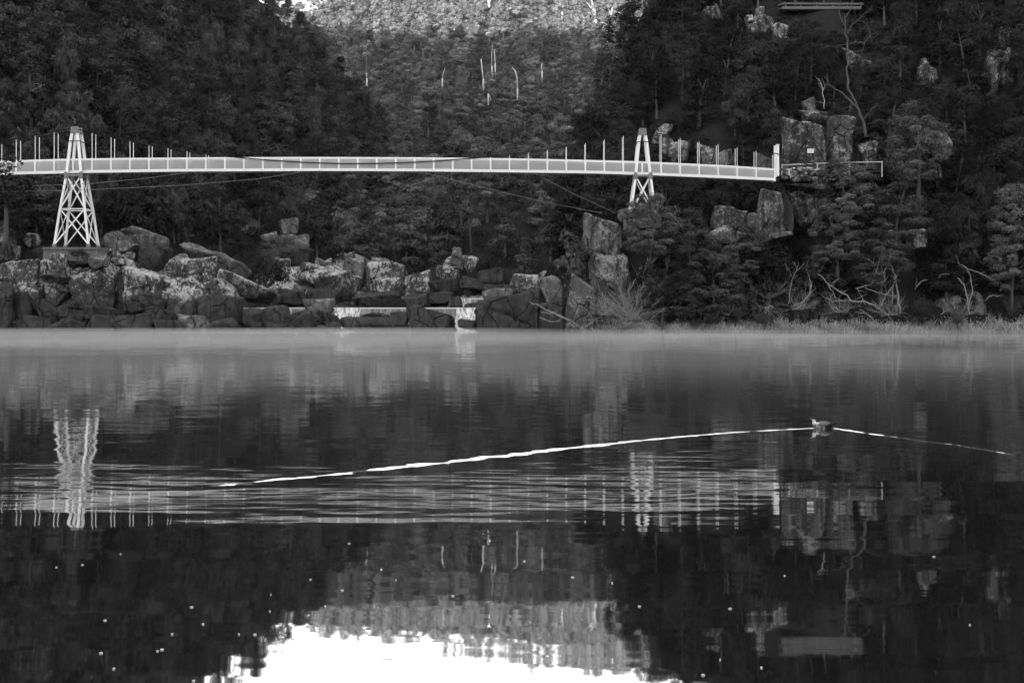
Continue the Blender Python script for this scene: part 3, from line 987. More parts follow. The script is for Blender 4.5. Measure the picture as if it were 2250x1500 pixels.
mb = MB()
xs = list(np.arange(posts[0], 1700, 20.75)) + [1700]
for i, (a, b) in enumerate(zip(xs[:-1], xs[1:])):
    mb.bar((bx(a), BY, bz(deck_py(a) - 1.5)), (bx(b), BY, bz(deck_py(b) - 1.5)), 0.08, 1.0)
    mb.box((bx(a), BY, bz(deck_py(a)) - .04), (0.1, 1.3, 0.09))
bbuild(mb, 'deck', M['timber'])

for pts in ([(-120, 412, 121), (0, 411, 121.6), (200, 403.5, 122.6), (320, 392, 123), (412, 379.5, 123.5)],
            [(-120, 421.5, 121), (0, 421.5, 121.4), (200, 417, 122), (400, 407, 122.7), (560, 394, 123.1), (662, 378.5, 123.5)],
            [(1172, 380, 123.5), (1260, 426, 124), (1352, 468, 125.4)],
            [(928, 378.5, 123.5), (1060, 412, 124), (1200, 445, 124.8), (1322, 468, 126)],
            [(1636, 399, 124), (1668, 424, 126)]):
    mb = MB()
    mb.tube([P(a, b, c) for a, b, c in pts], 0.022, 5)
    bbuild(mb, 'guy_cable', M['cable_pale'])


def tower(px, levels, cap_py, base_py):
    """levels: list of (py, half width x, half depth y) from base to top"""
    cx = bx(px)
    root = empty('tower')
    root.parent = bridge
    root.location = Vector((cx, BY, bz(base_py))) - ORG
    lo = Vector((cx, BY, bz(base_py)))

    def bb(mb, name, mat):
        mb.v = [tuple(Vector(p) - lo) for p in mb.v]
        return mb.build(name, mat, root)

    def corner(i, sx, sy):
        py, wx, wy = levels[i]
        return Vector((cx + sx * wx, BY + sy * wy, bz(py)))
    n = len(levels)
    wi = [i for i, l in enumerate(levels) if l[3:] == ('waist',)] if len(levels[0]) > 3 else []
    for sx in (-1, 1):
        for sy in (-1, 1):
            mb = MB()
            for i in range(n - 1):
                w = 0.20 if i < n - 3 else 0.25
                mb.bar(corner(i, sx, sy), corner(i + 1, sx, sy), w, 0.16)
            bb(mb, 'leg', M['white'])
    waist = n - 3
    # X braces on four faces in the bays below the waist
    for i in range(waist):
        for face in range(4):
            if face < 2:
                sy = (-1, 1)[face]
                a0, a1, b0, b1 = corner(i, -1, sy), corner(i, 1, sy), corner(i + 1, -1, sy), corner(i + 1, 1, sy)
                off = Vector((0, 0.03 * sy, 0))
            else:
                sx = (-1, 1)[face - 2]
                a0, a1, b0, b1 = corner(i, sx, -1), corner(i, sx, 1), corner(i + 1, sx, -1), corner(i + 1, sx, 1)
                off = Vector((0.03 * sx, 0, 0))
            mb = MB()
            mb.bar(a0 + off, b1 + off, 0.12, 0.05, up=off.normalized())
            mb.bar(a1 - off, b0 - off, 0.12, 0.05, up=off.normalized())
            bb(mb, 'cross_brace', M['white'])
        if i > 0:
            mb = MB()
            c = [corner(i, -1, -1), corner(i, 1, -1), corner(i, 1, 1), corner(i, -1, 1)]
            for k in range(4):
                mb.bar(c[k], c[(k + 1) % 4], 0.14, 0.1, up=Vector((0, 0, 1)))
            bb(mb, 'ring_beam', M['white'])
    # dark saddle girders at the waist and the clamp ring near the top
    for sy in (-1, 1):
        mb = MB()
        py, wx, wy = levels[waist][:3]
        y = BY + sy * (wy + .1)
        mb.box((cx, y, bz(py)), (2 * wx + .22, 0.1, 0.16))
        for sx in (-1, 1):
            x = cx + sx * wx
            v = [(x - .17, y - .07, bz(py) - .3), (x + .17, y - .07, bz(py) - .3), (x + .17, y - .07, bz(py) + .2), (x + sx * .08, y - .07, bz(py) + .36), (x - .17, y - .07, bz(py) + .2)]
            v2 = [(a, b + .14, c) for a, b, c in v]
            mb.add(v + v2, [(0, 1, 2, 3, 4), (9, 8, 7, 6, 5)] + [(k, k + 5, (k + 1) % 5 + 5, (k + 1) % 5) for k in range(5)])
        bb(mb, 'saddle_girder', M['steel'])
    mb = MB()
    py, wx, wy = levels[waist + 1][:3]
    c = [Vector((cx + a * (wx + .12), BY + b * (wy + .1), bz(py))) for a, b in ((-1, -1), (1, -1), (1, 1), (-1, 1))]
    for k in range(4):
        mb.bar(c[k], c[(k + 1) % 4], 0.07, 0.07)
    bb(mb, 'clamp_ring', M['cable'])
    py, wx, wy = levels[-1][:3]
    for sy in (-1, 1):
        mb = MB()
        y = BY + sy * wy
        h = bz(cap_py) - bz(py)
        v = [(cx - wx - .16, y - .17, bz(py) - .1), (cx + wx + .16, y - .17, bz(py) - .1), (cx + wx + .08, y - .17, bz(py) + h), (cx - wx - .08, y - .17, bz(py) + h)]
        v2 = [(a, b + .34, c) for a, b, c in v]
        mb.add(v + v2, [(0, 1, 2, 3), (7, 6, 5, 4)] + [(k, k + 4, (k + 1) % 4 + 4, (k + 1) % 4) for k in range(4)])
        bb(mb, 'cap_plate', M['steel'])
        mb = MB()
        mb.box((cx, y, bz(cap_py) + .1), (0.34, 0.24, 0.2))
        mb.box((cx - .12, y, bz(cap_py) + .28), (0.09, 0.12, 0.16))
        mb.box((cx + .14, y, bz(cap_py) + .25), (0.12, 0.12, 0.1))
        bb(mb, 'cable_saddle', M['cable'])
    mb = MB()
    mb.tube([(cx, BY - wy, bz(cap_py) + .3), (cx + .02, BY - wy, bz(cap_py) + .55), (cx - .05, BY - wy, bz(cap_py) + .8)], [.03, .025, .015], 5)
    bb(mb, 'lightning_rod', M['steel'])
    for sx in (-1, 1):
        for sy in (-1, 1):
            mb = MB()
            p = corner(0, sx, sy)
            mb.box((p.x, p.y, p.z - .1), (.3, .3, .3))
            bb(mb, 'foot_plate', M['steel'])
    return root


tower(168.5, [(539, 1.55, 1.5), (461, 1.13, 1.22), (387, .68, .82), (312, .36, .62), (292, .22, .55)], 280, 539)
tower(1411, [(470, 1.12, 1.18), (388, .68, .82), (314, .36, .62), (296, .22, .55)], 284, 470)
mb = MB()
c = P(170, 545, BY)
mb.box((c.x, BY, c.z - .12), (5.1, 4.0, .24))
mb.box((c.x, BY, c.z - .74), (5.0, 3.8, 1.0))
bbuild(mb, 'tower_footing', M['concrete'])
mb = MB()
c = P(1411, 474, BY)
mb.box((c.x, BY, c.z - .6), (3.2, 3.2, 1.2))
bbuild(mb, 'tower_footing', M['concrete'])

# ------------------------------------------------------------------ path works at the right end of the bridge
wall = MB()
wr = random.Random(5)
stone_v, stone_f, base_i = [], [], 0
k = 0
for r_ in range(3):
    x = 1696.0 + r_ * 2
    while x < 1802:
        w = wr.uniform(11, 23)
        y1 = 399 - r_ * 8.5
        h = wr.uniform(11, 15)
        if not (r_ == 2 and wr.random() < .15):
            me_ = rock_mesh('tmp', (w * 126 / F_PX * 1.06, .7, h * 126 / F_PX * 1.08), 900 + k, .6, 0, 1, 3)
            a = np.empty(len(me_.vertices) * 3, dtype=np.float32)
            me_.vertices.foreach_get('co', a)
            a = a.reshape(-1, 3)
            fidx = np.array([list(p.vertices) for p in me_.polygons])
            bpy.data.meshes.remove(me_)
            o_ = P(x + w / 2, y1 + wr.uniform(-1, 1), 126.0)
            stone_v.append(a + np.array([o_.x, 126.2 + wr.uniform(-.08, .08), o_.z]))
            stone_f.append(fidx + base_i)
            base_i += len(a)
        k += 1
        x += w
V = np.concatenate(stone_v)
org = P(1748, 411, 126)
me = np_mesh('dry_stone_wall', V - np.array(org), np.concatenate(stone_f), True)
tag(link('dry_stone_wall', me, M['rock_hi'], None, org), 'rough dry stone wall holding up the path at the right end of the bridge', 'wall')
# path slab on top of the wall
mb = MB()
a, b = P(1702, 387, 126.6), P(1870, 387, 128)
mb.add([(a.x, 126.5, a.z), (b.x, 126.9, b.z), (b.x, 130.4, b.z), (a.x, 128.6, a.z), (a.x, 126.5, a.z - .5), (b.x, 126.9, b.z - .5), (b.x, 130.4, b.z - .5), (a.x, 128.6, a.z - .5)],
       [(0, 1, 2, 3), (7, 6, 5, 4), (0, 4, 5, 1), (1, 5, 6, 2), (2, 6, 7, 3), (3, 7, 4, 0)])
tag(mb.build('path', M['earth']), kind='structure')

fence = empty('path_fence', P(1718, 384, 126))
tag(fence, 'thin white pipe rail fence along the path beyond the bridge end', 'fence')
fo = Vector(fence.location)


def fY(px): return 126.0 + (px - 1718) / 350 * 3.0


FT = [(1718, 363), (1800, 359.5), (1866, 357), (1938, 356)]
mb = MB()
pts = [Vector(P(p, float(np.interp(p, [a for a, _ in FT], [b for _, b in FT])), fY(p))) - fo for p in np.linspace(1718, 1938, 12)]
mb.tube(pts, 0.055, 6)
mb.build('rail', M['rail_grey'], fence)
for p in (1718, 1796, 1866, 1938):
    mb = MB()
    t = float(np.interp(p, [a for a, _ in FT], [b for _, b in FT]))
    mb.tube([Vector(P(p, t - 2, fY(p))) - fo, Vector(P(p, 389, fY(p))) - fo], 0.06, 6)
    mb.build('post', M['rail_grey'], fence)
mb = MB()
for q in (.3, .55, .8):
    pts = [Vector(P(p, float(np.interp(p, [a for a, _ in FT], [b for _, b in FT])) + q * 25, fY(p))) - fo for p in np.linspace(1718, 1938, 12)]
    mb.tube(pts, 0.012, 4)
mb.build('wire', M['cable_pale'], fence)

b0 = P(1734, 386, 125.9)
mb = MB()
mb.tube([(0, 0, 0), (0, 0, .58)], .05, 6)
mb.box((0, 0, .60), (.5, .14, .05))
tag(mb.build('gate_post', M['white'], None, False, b0), 'short white T-shaped post just beyond the bridge end posts', 'post')
b0 = P(1744.5, 386, 126.1)
root = empty('path_marker', b0)
tag(root, 'slim marker with a round white head beside the T-shaped post', 'marker')
mb = MB(); mb.tube([(0, 0, 0), (0, 0, .66)], .018, 6); mb.build('stem', M['cable_pale'], root)
mb = MB(); mb.tube([(0, 0, .64), (0, 0, .67), (0, 0, .75), (0, 0, .78)], [.03, .1, .1, .03], 10); mb.build('head', M['white'], root)

b0 = P(1780.5, 337, 130.6)
sg = empty('rock_sign', b0)
tag(sg, 'small white sign plate fixed to the huge stained rock wall', 'sign')
mb = MB(); mb.box((0, -.1, .22), (.60, .04, .40)); mb.build('plate', M['white'], sg)
mb = MB()
for k in range(4):
    mb.box((-.02 * (k % 2), -.126, .34 - k * .075), (.40 - .05 * (k % 2), .008, .022))
mb.build('text_lines', M['cable_pale'], sg)
mb = MB()
for sx in (-.2, .2):
    mb.box((sx, .2, .22), (.05, .56, .05))
mb.build('bracket', M['steel'], sg)

# lookout platform high on the right slope
LY = 164.0
lo_ = P(1800, 24, LY)
look = empty('lookout_platform', lo_)
tag(look, 'timber lookout platform with pale edge boards jutting out high on the right slope', 'lookout')


def lk(name, segs, mat):
    mb = MB()
    for a, b, w, d in segs:
        mb.bar(Vector(P(*a)) - lo_, Vector(P(*b)) - lo_, w, d)
    return mb.build(name, mat, look)


lk('top_rail', [((1724, 8, LY), (1897, 9, LY), .2, .12)], M['timber'])
lk('edge_board', [((1719, 17.5, LY), (1892, 17.5, LY), .32, .12)], M['timber'])
lk('side_rail', [((1701, 15, LY + 3.5), (1725, 7.5, LY), .3, .12)], M['timber'])
lk('side_board', [((1703, 22, LY + 3.5), (1720, 18, LY), .3, .12)], M['timber'])
for p in (1726, 1760, 1795, 1830, 1862, 1892):
    lk('post', [((p, 6, LY + .1), (p, 20, LY + .1), .12, .1)], M['timber'])
mb = MB()
v = [Vector(P(1719, 20, LY)), Vector(P(1892, 20, LY)), Vector(P(1890, 19.5, LY + 2.4)), Vector(P(1712, 19.5, LY + 2.4))]
mb.add([p - lo_ for p in v] + [p - lo_ - Vector((0, 0, .15)) for p in v], [(0, 1, 2, 3), (7, 6, 5, 4), (0, 4, 5, 1), (1, 5, 6, 2), (2, 6, 7, 3), (3, 7, 4, 0)])
mb.build('floor_boards', M['earth'], look)  # near-black colour stands in for the shade beneath the platform
lk('brace', [((1741, 20, LY + .2), (1762, 66, LY + 4.2), .22, .22)], M['timber'])
lk('brace', [((1846, 20, LY + .3), (1838, 66, LY + 4.2), .22, .22)], M['timber'])
lk('brace', [((1878, 20, LY + .3), (1880, 64, LY + 4.2), .18, .18)], M['white'])
CLEAR.append((1700, 2, 1898, 44, 163.5))
CLEAR.append((1700, 2, 1898, 26, 130))

mb = MB()
a, b = P(2118, 137, 157), P(2192, 148, 157)
mb.add([(a.x, 157, a.z), (b.x, 157, b.z), (b.x, 161, b.z), (a.x, 161, a.z), (a.x, 157, a.z - .35), (b.x, 157, b.z - .35), (b.x, 161, b.z - .35), (a.x, 161, a.z - .35)],
       [(0, 1, 2, 3), (7, 6, 5, 4), (0, 4, 5, 1), (1, 5, 6, 2), (2, 6, 7, 3), (3, 7, 4, 0)])
tag(mb.build('stone_ledge', M['concrete']), 'sloping dark stone ledge over a black hollow high toward the right edge', 'ledge')
CLEAR.append((2110, 130, 2195, 185, 150))

# ------------------------------------------------------------------ weirs, upper pools, falling water
def weir(pxa, pxb, py, Y, drop_m, label, falls):
    c = P((pxa + pxb) / 2, py, Y)
    root = empty('weir', (c.x, Y, c.z - drop_m))
    tag(root, label, 'weir')
    a, b = P(pxa, py, Y).x - c.x, P(pxb, py, Y).x - c.x
    mb = MB(); mb.box(((a + b) / 2, .45, drop_m / 2 - .35), (b - a, .9, drop_m + .5)); mb.build('wall', M['concrete'], root)
    mb = MB(); mb.box(((a + b) / 2, .40, drop_m - .02), (b - a, 1.02, .12)); mb.build('crest', M['foam'], root)
    n = 60
    V, Fq = [], []
    for i in range(n + 1):
        x = a + (b - a) * i / n
        for j in range(5):
            V.append((x, -.06 - .02 * math.sin(i * 1.7) - .05 * (1 - (1 - j / 4) ** 2), drop_m - .03 - (drop_m + .25) * j / 4))
    for i in range(n):
        for j in range(4):
            Fq.append((i * 5 + j, i * 5 + j + 1, i * 5 + j + 6, i * 5 + j + 5))
    link('water_film', np_mesh('water_film', np.array(V), np.array(Fq), True), M['film'], root)
    for (f0, f1, reach) in falls:
        xa, xb = P(f0, py, Y).x - c.x, P(f1, py, Y).x - c.x
        V, Fq = [], []
        m = 18
        for i in range(m + 1):
            t = i / m
            x = xa + (xb - xa) * t
            ed = 1 - abs(2 * t - 1) ** 3
            for j in range(7):
                s_ = j / 6
                V.append((x + .05 * math.sin(i * 2.1 + j), -.14 - reach * s_ ** 1.5 - .05 * math.sin(i * 1.3), drop_m + .02 - (drop_m + .35 * reach + .3) * s_ * (0.8 + .2 * ed)))
        for i in range(m):
            for j in range(6):
                Fq.append((i * 7 + j, i * 7 + j + 1, i * 7 + j + 8, i * 7 + j + 7))
        link('waterfall', np_mesh('waterfall', np.array(V), np.array(Fq), True), M['fall'], root)
    return root


weir(534, 1056, 676.5, 134.5, 1.35, 'low concrete weir with a bright level crest across the lower river', [(612, 642, .9), (736, 792, 1.2), (1002, 1052, 2.0)])
weir(986, 1074, 656, 146.5, .75, 'short upper weir with a bright crest set back behind the lower one', [(1008, 1034, .8)])
sheet('water', P(520, 677, 134.9).x, P(1062, 677, 134.9).x, 135.0, 147.2, CAM_H + (HORIZON - 676.5) / F_PX * 134.5 - .02, M['water'])
sheet('water', P(986, 657, 147).x, P(1074, 657, 147).x, 147.0, 160.0, CAM_H + (HORIZON - 656) / F_PX * 146.5 - .02, M['water'])

# ------------------------------------------------------------------ foliage prototypes
def leaf_quads(C, Nrm, T, L, Wd):
    """diamond leaves: centre C, normal, long axis T, length L, width Wd"""
    B = np.cross(Nrm, T)
    B /= np.linalg.norm(B, axis=1)[:, None] + 1e-9
    a = T * (L / 2)[:, None]
    b = B * (Wd / 2)[:, None]
    V = np.stack([C - a, C + b, C + a, C - b], 1).reshape(-1, 3)
    return V, np.arange(len(V)).reshape(-1, 4)


def unit(A):
    return A / (np.linalg.norm(A, axis=1)[:, None] + 1e-9)


def clump_leaves(r, centre, rad, n, leaf, kind, heart=None):
    d = unit(r.normal(size=(n, 3)) + np.array([0, 0, .35]))
    q = r.uniform(.45, 1.0, n) ** .6
    C = np.array(centre) + d * np.array(rad) * q[:, None]
    if heart is None:
        N = unit(d * 1.0 + r.normal(size=(n, 3)) * .38 + np.array([0, 0, .2]))
    else:
        out = unit(C - np.array(heart))
        N = unit(d * .75 + out * .75 + r.normal(size=(n, 3)) * .34 + np.array([0, 0, .1]))
    if kind == 'droop':
        T = unit(np.array([0, 0, -1.0]) * r.uniform(.2, 1.0, n)[:, None] + d * np.array([1, 1, .3]) * .8 + r.normal(size=(n, 3)) * .25)
        L = leaf * r.uniform(1.6, 3.2, n)
        Wd = leaf * r.uniform(.3, .5, n)
        N0 = N
        N = N0 - T * np.sum(N0 * T, 1)[:, None]
        N = unit(N + unit(np.cross(T, r.normal(size=(n, 3)))) * .35)
    else:
        T = unit(np.cross(N, r.normal(size=(n, 3))))
        L = leaf * r.uniform(.8, 1.6, n)
        Wd = leaf * r.uniform(.45, .8, n)
    return C, N, T, L, Wd


def crown_arrays(kind, seed, dens=1.0, leaf=None):
    """crown of a tree about 8 m tall and 5 m wide, base at the origin; also the limb ends"""
    r = np.random.default_rng(seed)
    parts, ends = [], []
    if kind in ('round', 'droop'):
        n = int(30 if kind == 'round' else 36)
        for i in range(n):
            d = unit(r.normal(size=(1, 3)) + np.array([[0, 0, .25]]))[0]
            q = r.uniform(.55, 1.0)
            lob = 1 + .22 * math.sin(3 * math.atan2(d[1], d[0]) + seed) + .15 * r.normal()
            c = np.array([0, 0, 4.7]) + d * np.array([2.1, 2.1, 2.6]) * q * lob
            rad = r.uniform(.55, 1.05)
            parts.append(clump_leaves(r, c, (rad, rad, rad * .8), int(95 * dens), leaf or .27, kind if kind == 'droop' else 'leaf', (0, 0, 4.0)))
            ends.append(c)
    elif kind == 'layered':
        for lev in range(8):
            z = 2.2 + lev * .78
            reach = math.sqrt(max(.06, 1.0 - ((z - 4.4) / 3.75) ** 2)) * 2.5
            for k in range(int(4 + 7 * (reach / 2.5))):
                a = r.uniform(0, 6.28)
                q = reach * r.uniform(.5, 1.0) ** .7
                c = np.array([math.cos(a) * q, math.sin(a) * q, z + r.normal() * .34 + .12 * q])
                rad = r.uniform(.42, .85)
                parts.append(clump_leaves(r, c, (rad, rad, rad * .62), int(120 * dens), leaf or .17, 'leaf', (0, 0, 3.4)))
                ends.append(c)
    elif kind == 'gum':
        n = 17
        for i in range(n):
            a = r.uniform(0, 6.28)
            z = r.uniform(3.6, 7.6)
            q = r.uniform(.5, 2.3) * (1 - abs(z - 5.6) / 4.5)
            c = np.array([math.cos(a) * q, math.sin(a) * q, z])
            rad = r.uniform(.5, .95)
            parts.append(clump_leaves(r, c, (rad, rad, rad * .7), int(90 * dens), leaf or .26, 'leaf', (0, 0, 5.0)))
            ends.append(c)
    elif kind == 'narrow':
        for i in range(28):
            z = r.uniform(1.2, 7.8)
            q = 1.5 * (1 - (z / 8.6) ** 2) * r.uniform(.3, 1)
            a = r.uniform(0, 6.28)
            c = np.array([math.cos(a) * q, math.sin(a) * q, z])
            rad = r.uniform(.45, .8)
            parts.append(clump_leaves(r, c, (rad, rad, rad * 1.1), int(85 * dens), leaf or .24, 'droop' if seed % 2 else 'leaf', (0, 0, 3.6)))
            ends.append(c)
    elif kind == 'bush':
        for i in range(20):
            d = unit(r.normal(size=(1, 3)))[0]
            d[2] = abs(d[2])
            c = np.array([0, 0, .8]) + d * np.array([2.2, 2.2, 2.0]) * r.uniform(.4, 1)
            rad = r.uniform(.5, .9)
            parts.append(clump_leaves(r, c, (rad, rad, rad * .8), int(100 * dens), leaf or .2, 'leaf', (0, 0, .5)))
            ends.append(c)
    A = [np.concatenate([p[k] for p in parts]) for k in range(5)]
    V, Fq = leaf_quads(*A)
    cl = np.concatenate([np.full(len(p[0]), r.uniform(.65, 1.35)) for p in parts])
    tone = cl * r.uniform(.6, 1.4, len(Fq))
    return V, Fq, tone, ends


def trunk_mesh(kind, seed, ends):
    r = random.Random(seed)
    mb = MB()
    top = 6.6 if kind != 'bush' else 1.6
    lean = (r.uniform(-.5, .5), r.uniform(-.4, .4))
    pts = [Vector((lean[0] * t * t + .12 * math.sin(4 * t + seed), lean[1] * t * t, -0.6 + (top + .6) * t)) for t in np.linspace(0, 1, 8)]
    mb.tube(pts, [.2 * (1 - .8 * t) for t in np.linspace(0, 1, 8)], 6)
    for e in r.sample(list(range(len(ends))), min(9, len(ends))):
        c = Vector(ends[e])
        zb = max(.4, min(c.z - .7, top * .8))
        k = (zb + .6) / (top + .6)
        b = Vector((lean[0] * k * k + .12 * math.sin(4 * k + seed), lean[1] * k * k, zb))
        m1 = b.lerp(c, .5) + Vector((0, 0, .15 - .1 * r.random()))
        mb.tube([b, m1, c], [.07, .05, .02], 5)
    return mb.mesh('trunk', True)


PROTO = {}
for kind, seeds in (('round', (11, 12, 13)), ('droop', (21, 22, 23)), ('layered', (31, 32, 33)), ('gum', (41, 42, 43)), ('narrow', (51, 52)), ('bush', (61, 62))):
    for s in seeds:
        V, Fq, tone, ends = crown_arrays(kind, s)
        PROTO[(kind, s)] = (np_mesh('crown', V, Fq, False, tone), trunk_mesh(kind, s, ends), float(V[:, 2].max()), float(max(np.abs(V[:, 0]).max(), np.abs(V[:, 1]).max())) * 2 * .9, float(V[:, 2].min()))
KEYS = {}
for k in PROTO:
    KEYS.setdefault(k[0], []).append(k)
NAMES = {'round': 'bushy_tree', 'droop': 'sheoak_tree', 'layered': 'wattle_tree', 'gum': 'gum_tree', 'narrow': 'narrow_tree', 'bush': 'shrub'}
LOOKS = {'round': 'rounded bushy tree', 'droop': 'shaggy drooping tree', 'layered': 'layered spreading tree', 'gum': 'open-crowned tree', 'narrow': 'narrow upright tree', 'bush': 'low leafy shrub'}
tr = random.Random(77)


def place_tree(kind, base, H, Wm, mat, label, group=None, bark='bark', cat='tree'):
    key = tr.choice(KEYS[kind])
    cm, tm, h0, w0, z0 = PROTO[key]
    root = empty(NAMES[kind], base)
    tag(root, label, cat, group)
    root.rotation_euler = (0, 0, tr.uniform(0, 6.28))
    root.scale = (Wm / w0, Wm / w0, H / h0)
    for nm, me, mt in (('crown', cm, M[mat]), ('trunk', tm, M[bark])):
        o = bpy.data.objects.new(nm, me)
        COL.objects.link(o)
        if len(me.materials) == 0:
            me.materials.append(mt)
        o.parent = root
        o.material_slots[0].link = 'OBJECT'
        o.material_slots[0].material = mt
    return root


def fit_tree(kind, x0, y0, x1, y1, Y, mat, label, base_py=None, bark='bark', cat='tree'):
    """a tree whose leafy crown fills the given photo box"""
    key = KEYS[kind][0]
    h0, z0 = PROTO[key][2], PROTO[key][4]
    k = Y / F_PX
    crown_h = (y1 - y0) * k
    sc = crown_h / (h0 - z0)
    base = P((x0 + x1) / 2, y0, Y)
    base.z -= h0 * sc
    return place_tree(kind, base, h0 * sc, (x1 - x0) * k, mat, label, None, bark, cat)


# the trees one can single out along the right shore and around the bridge
FRONT = [
    ('layered', 1362, 424, 1500, 560, 121.6, 'fol_shore', 'layered tree in front of the foot of the right bridge tower'),
    ('layered', 1455, 455, 1570, 590, 122.6, 'fol_shore', 'dense layered tree just right of the one at the right tower foot'),
    ('layered', 1392, 530, 1520, 690, 121.8, 'fol_right', 'dark low tree hanging over the black hollow behind the dead shrub'),
    ('layered', 1500, 545, 1640, 690, 122.4, 'fol_shore', 'big leafy tree over the grass midway between the dead shrub and the tangled branches'),
    ('layered', 1548, 490, 1690, 610, 123.6, 'fol_shore', 'broad tree below the tilted lichen boulder'),
    ('round', 1620, 530, 1760, 640, 123.4, 'fol_right', 'dull leafy tree below the tall standing stone'),
    ('layered', 1792, 345, 1930, 480, 125.0, 'fol_shore', 'layered tree hiding the path just right of the dry stone wall'),
    ('layered', 1780, 450, 1900, 580, 124.2, 'fol_shore', 'layered tree under the one that hides the path'),
    ('layered', 1945, 222, 2090, 400, 129.6, 'fol_shore', 'tall tiered tree standing above the path rail with its trunk showing'),
    ('layered', 1905, 395, 2035, 530, 125.4, 'fol_shore', 'tiered tree below the path rail, under the tall tiered one'),
    ('layered', 1860, 500, 2010, 630, 124.6, 'fol_shore', 'wide tree over the fallen trunk on the right shore'),
    ('droop', 2040, 380, 2190, 590, 127.4, 'fol_right', 'dark drooping tree between the tiered trees and the right edge'),
    ('layered', 2170, 400, 2290, 540, 124.6, 'fol_shore', 'pale tiered tree at the right picture edge, the upper of two'),
    ('layered', 2165, 510, 2285, 640, 124.0, 'fol_shore', 'tiered tree at the right picture edge, the lower of two'),
    ('round', 2010, 545, 2150, 650, 124.8, 'fol_right', 'thin leafy tree over the leaning bare trunks'),
    ('round', 1730, 560, 1850, 670, 125.2, 'fol_right', 'dark leafy tree behind the tangled dead branches'),
    ('gum', 1205, 500, 1302, 640, 124.6, 'fol_shore', 'small dark tree growing from the pale rocks left of the cliff boulder'),
    ('narrow', 1120, 520, 1190, 625, 150.0, 'fol_valley', 'upright bush behind the big cracked rock'),
    ('gum', -60, 345, 88, 440, 121.2, 'fol_left', 'leafy tree in front of the left end of the bridge railing'),
    ('round', -40, 415, 80, 520, 128.5, 'fol_left', 'dark bushy tree left of the left tower below the deck'),
    ('droop', 225, 390, 410, 530, 141.0, 'fol_left', 'large shaggy tree just right of the left tower below the deck'),
    ('droop', 330, 400, 440, 540, 143.0, 'fol_left', 'shaggy tree beneath the deck beside the large one near the left tower'),
    ('droop', 410, 385, 560, 540, 147.0, 'fol_left', 'tall shaggy tree above the great tilted slab'),
    ('narrow', 40, 420, 120, 545, 133.0, 'fol_left', 'slim leafy tree directly left of the left tower legs'),
    ('narrow', 185, 440, 260, 540, 134.0, 'fol_left', 'dark upright tree seen behind the left tower braces'),
    ('round', 650, 440, 740, 560, 165.0, 'fol_left', 'dense tree right of the rock outcrop under the slope'),
    ('round', 740, 480, 860, 580, 167.0, 'fol_left', 'dark round tree above the long sloping slab'),
    ('round', 840, 500, 940, 605, 171.0, 'fol_left', 'dark round tree above the rough pale crag'),
    ('round', 930, 500, 1000, 590, 172.0, 'fol_valley', 'bush behind the thin standing stone'),
    ('bush', 535, 552, 642, 640, 141.0, 'fol_left', 'black rounded bush between the tapering pale rock and the long sloping slab'),
    ('bush', 70, 535, 130, 572, 128.0, 'fol_left', 'small bush left of the tower footing'),
    ('bush', 296, 560, 345, 600, 127.5, 'fol_left', 'small dark bush in the gap above the second large lichen boulder'),
    ('bush', 1570, 632, 1665, 705, 122.6, 'fol_shore', 'low round shrub behind the shore grass left of the tangled branches'),
    ('bush', 1990, 640, 2060, 715, 122.4, 'fol_right', 'dark shrub in the shore grass left of the grey rock'),
    ('bush', 1430, 650, 1510, 715, 123.0, 'fol_right', 'dark shrub in the hollow right of the dead twiggy shrub'),
    ('bush', 150, 545, 190, 565, 122.1, 'fol_left', 'little shrub sprouting at the front of the tower footing'),
    ('layered', 2300, 430, 2440, 640, 123.6, 'fol_shore', 'tiered tree standing past the right picture edge'),
    ('bush', 2080, 668, 2130, 716, 121.6, 'fol_shore', 'small rounded weed bush in the grass before the leaning bare tree'),
    ('bush', 1530, 668, 1590, 712, 121.8, 'fol_shore', 'small rounded weed bush in the grass before the low round shrub'),
    ('bush', 1655, 680, 1705, 716, 121.3, 'fol_shore', 'small dark weed bush in the grass under the hanging dead twigs'),
    ('layered', 1440, 590, 1545, 700, 121.9, 'fol_shore', 'leafy tree low over the grass right of the white double limb'),
    ('bush', 745, 640, 790, 664, 143.0, 'fol_left', 'tuft of shrub beside the long layered rock above the weir'),
]
FBOX = []
for f in FRONT:
    fit_tree(*f[:6], f[6], f[7], cat='shrub' if f[0] == 'bush' else 'tree')
    FBOX.append(f[1:6])


def area_left(px, py):
    c = 'left of the left tower' if px < 115 else 'behind the left tower' if px < 240 else 'just right of the left tower' if px < 430 else 'on the middle left slope' if px < 640 else 'on the left slope shoulder' if px < 800 else 'where the left slope dips'
    r_ = 'at the top edge' if py < 70 else 'high up' if py < 160 else 'halfway up' if py < 260 else 'just above the bridge rail' if py < 350 else 'behind the deck' if py < 420 else 'below the deck'
    return f'{r_} {c}'


def area_valley(px, py):
    c = 'along the left side of the valley' if px < 860 else 'in the left middle of the valley' if px < 1000 else 'in the centre of the valley' if px < 1130 else 'in the right middle of the valley' if px < 1260 else 'along the right side of the valley'
    r_ = 'under the sunlit line' if py < 170 else 'near the bleached trunks' if py < 250 else 'above the bridge rail' if py < 345 else 'just below the deck' if py < 430 else 'low above the river rocks'
    return f'{r_} {c}'


def area_right(px, py):
    c = 'above the right tower' if px < 1440 else 'over the right side span' if px < 1690 else 'over the sign rock wall' if px < 1890 else 'right of the bare tree' if px < 2080 else 'along the right picture edge'
    r_ = 'at the top edge' if py < 80 else 'high up' if py < 190 else 'halfway up' if py < 300 else 'beside the cables' if py < 380 else 'below the bridge level' if py < 500 else 'low near the shore'
    return f'{r_} {c}'


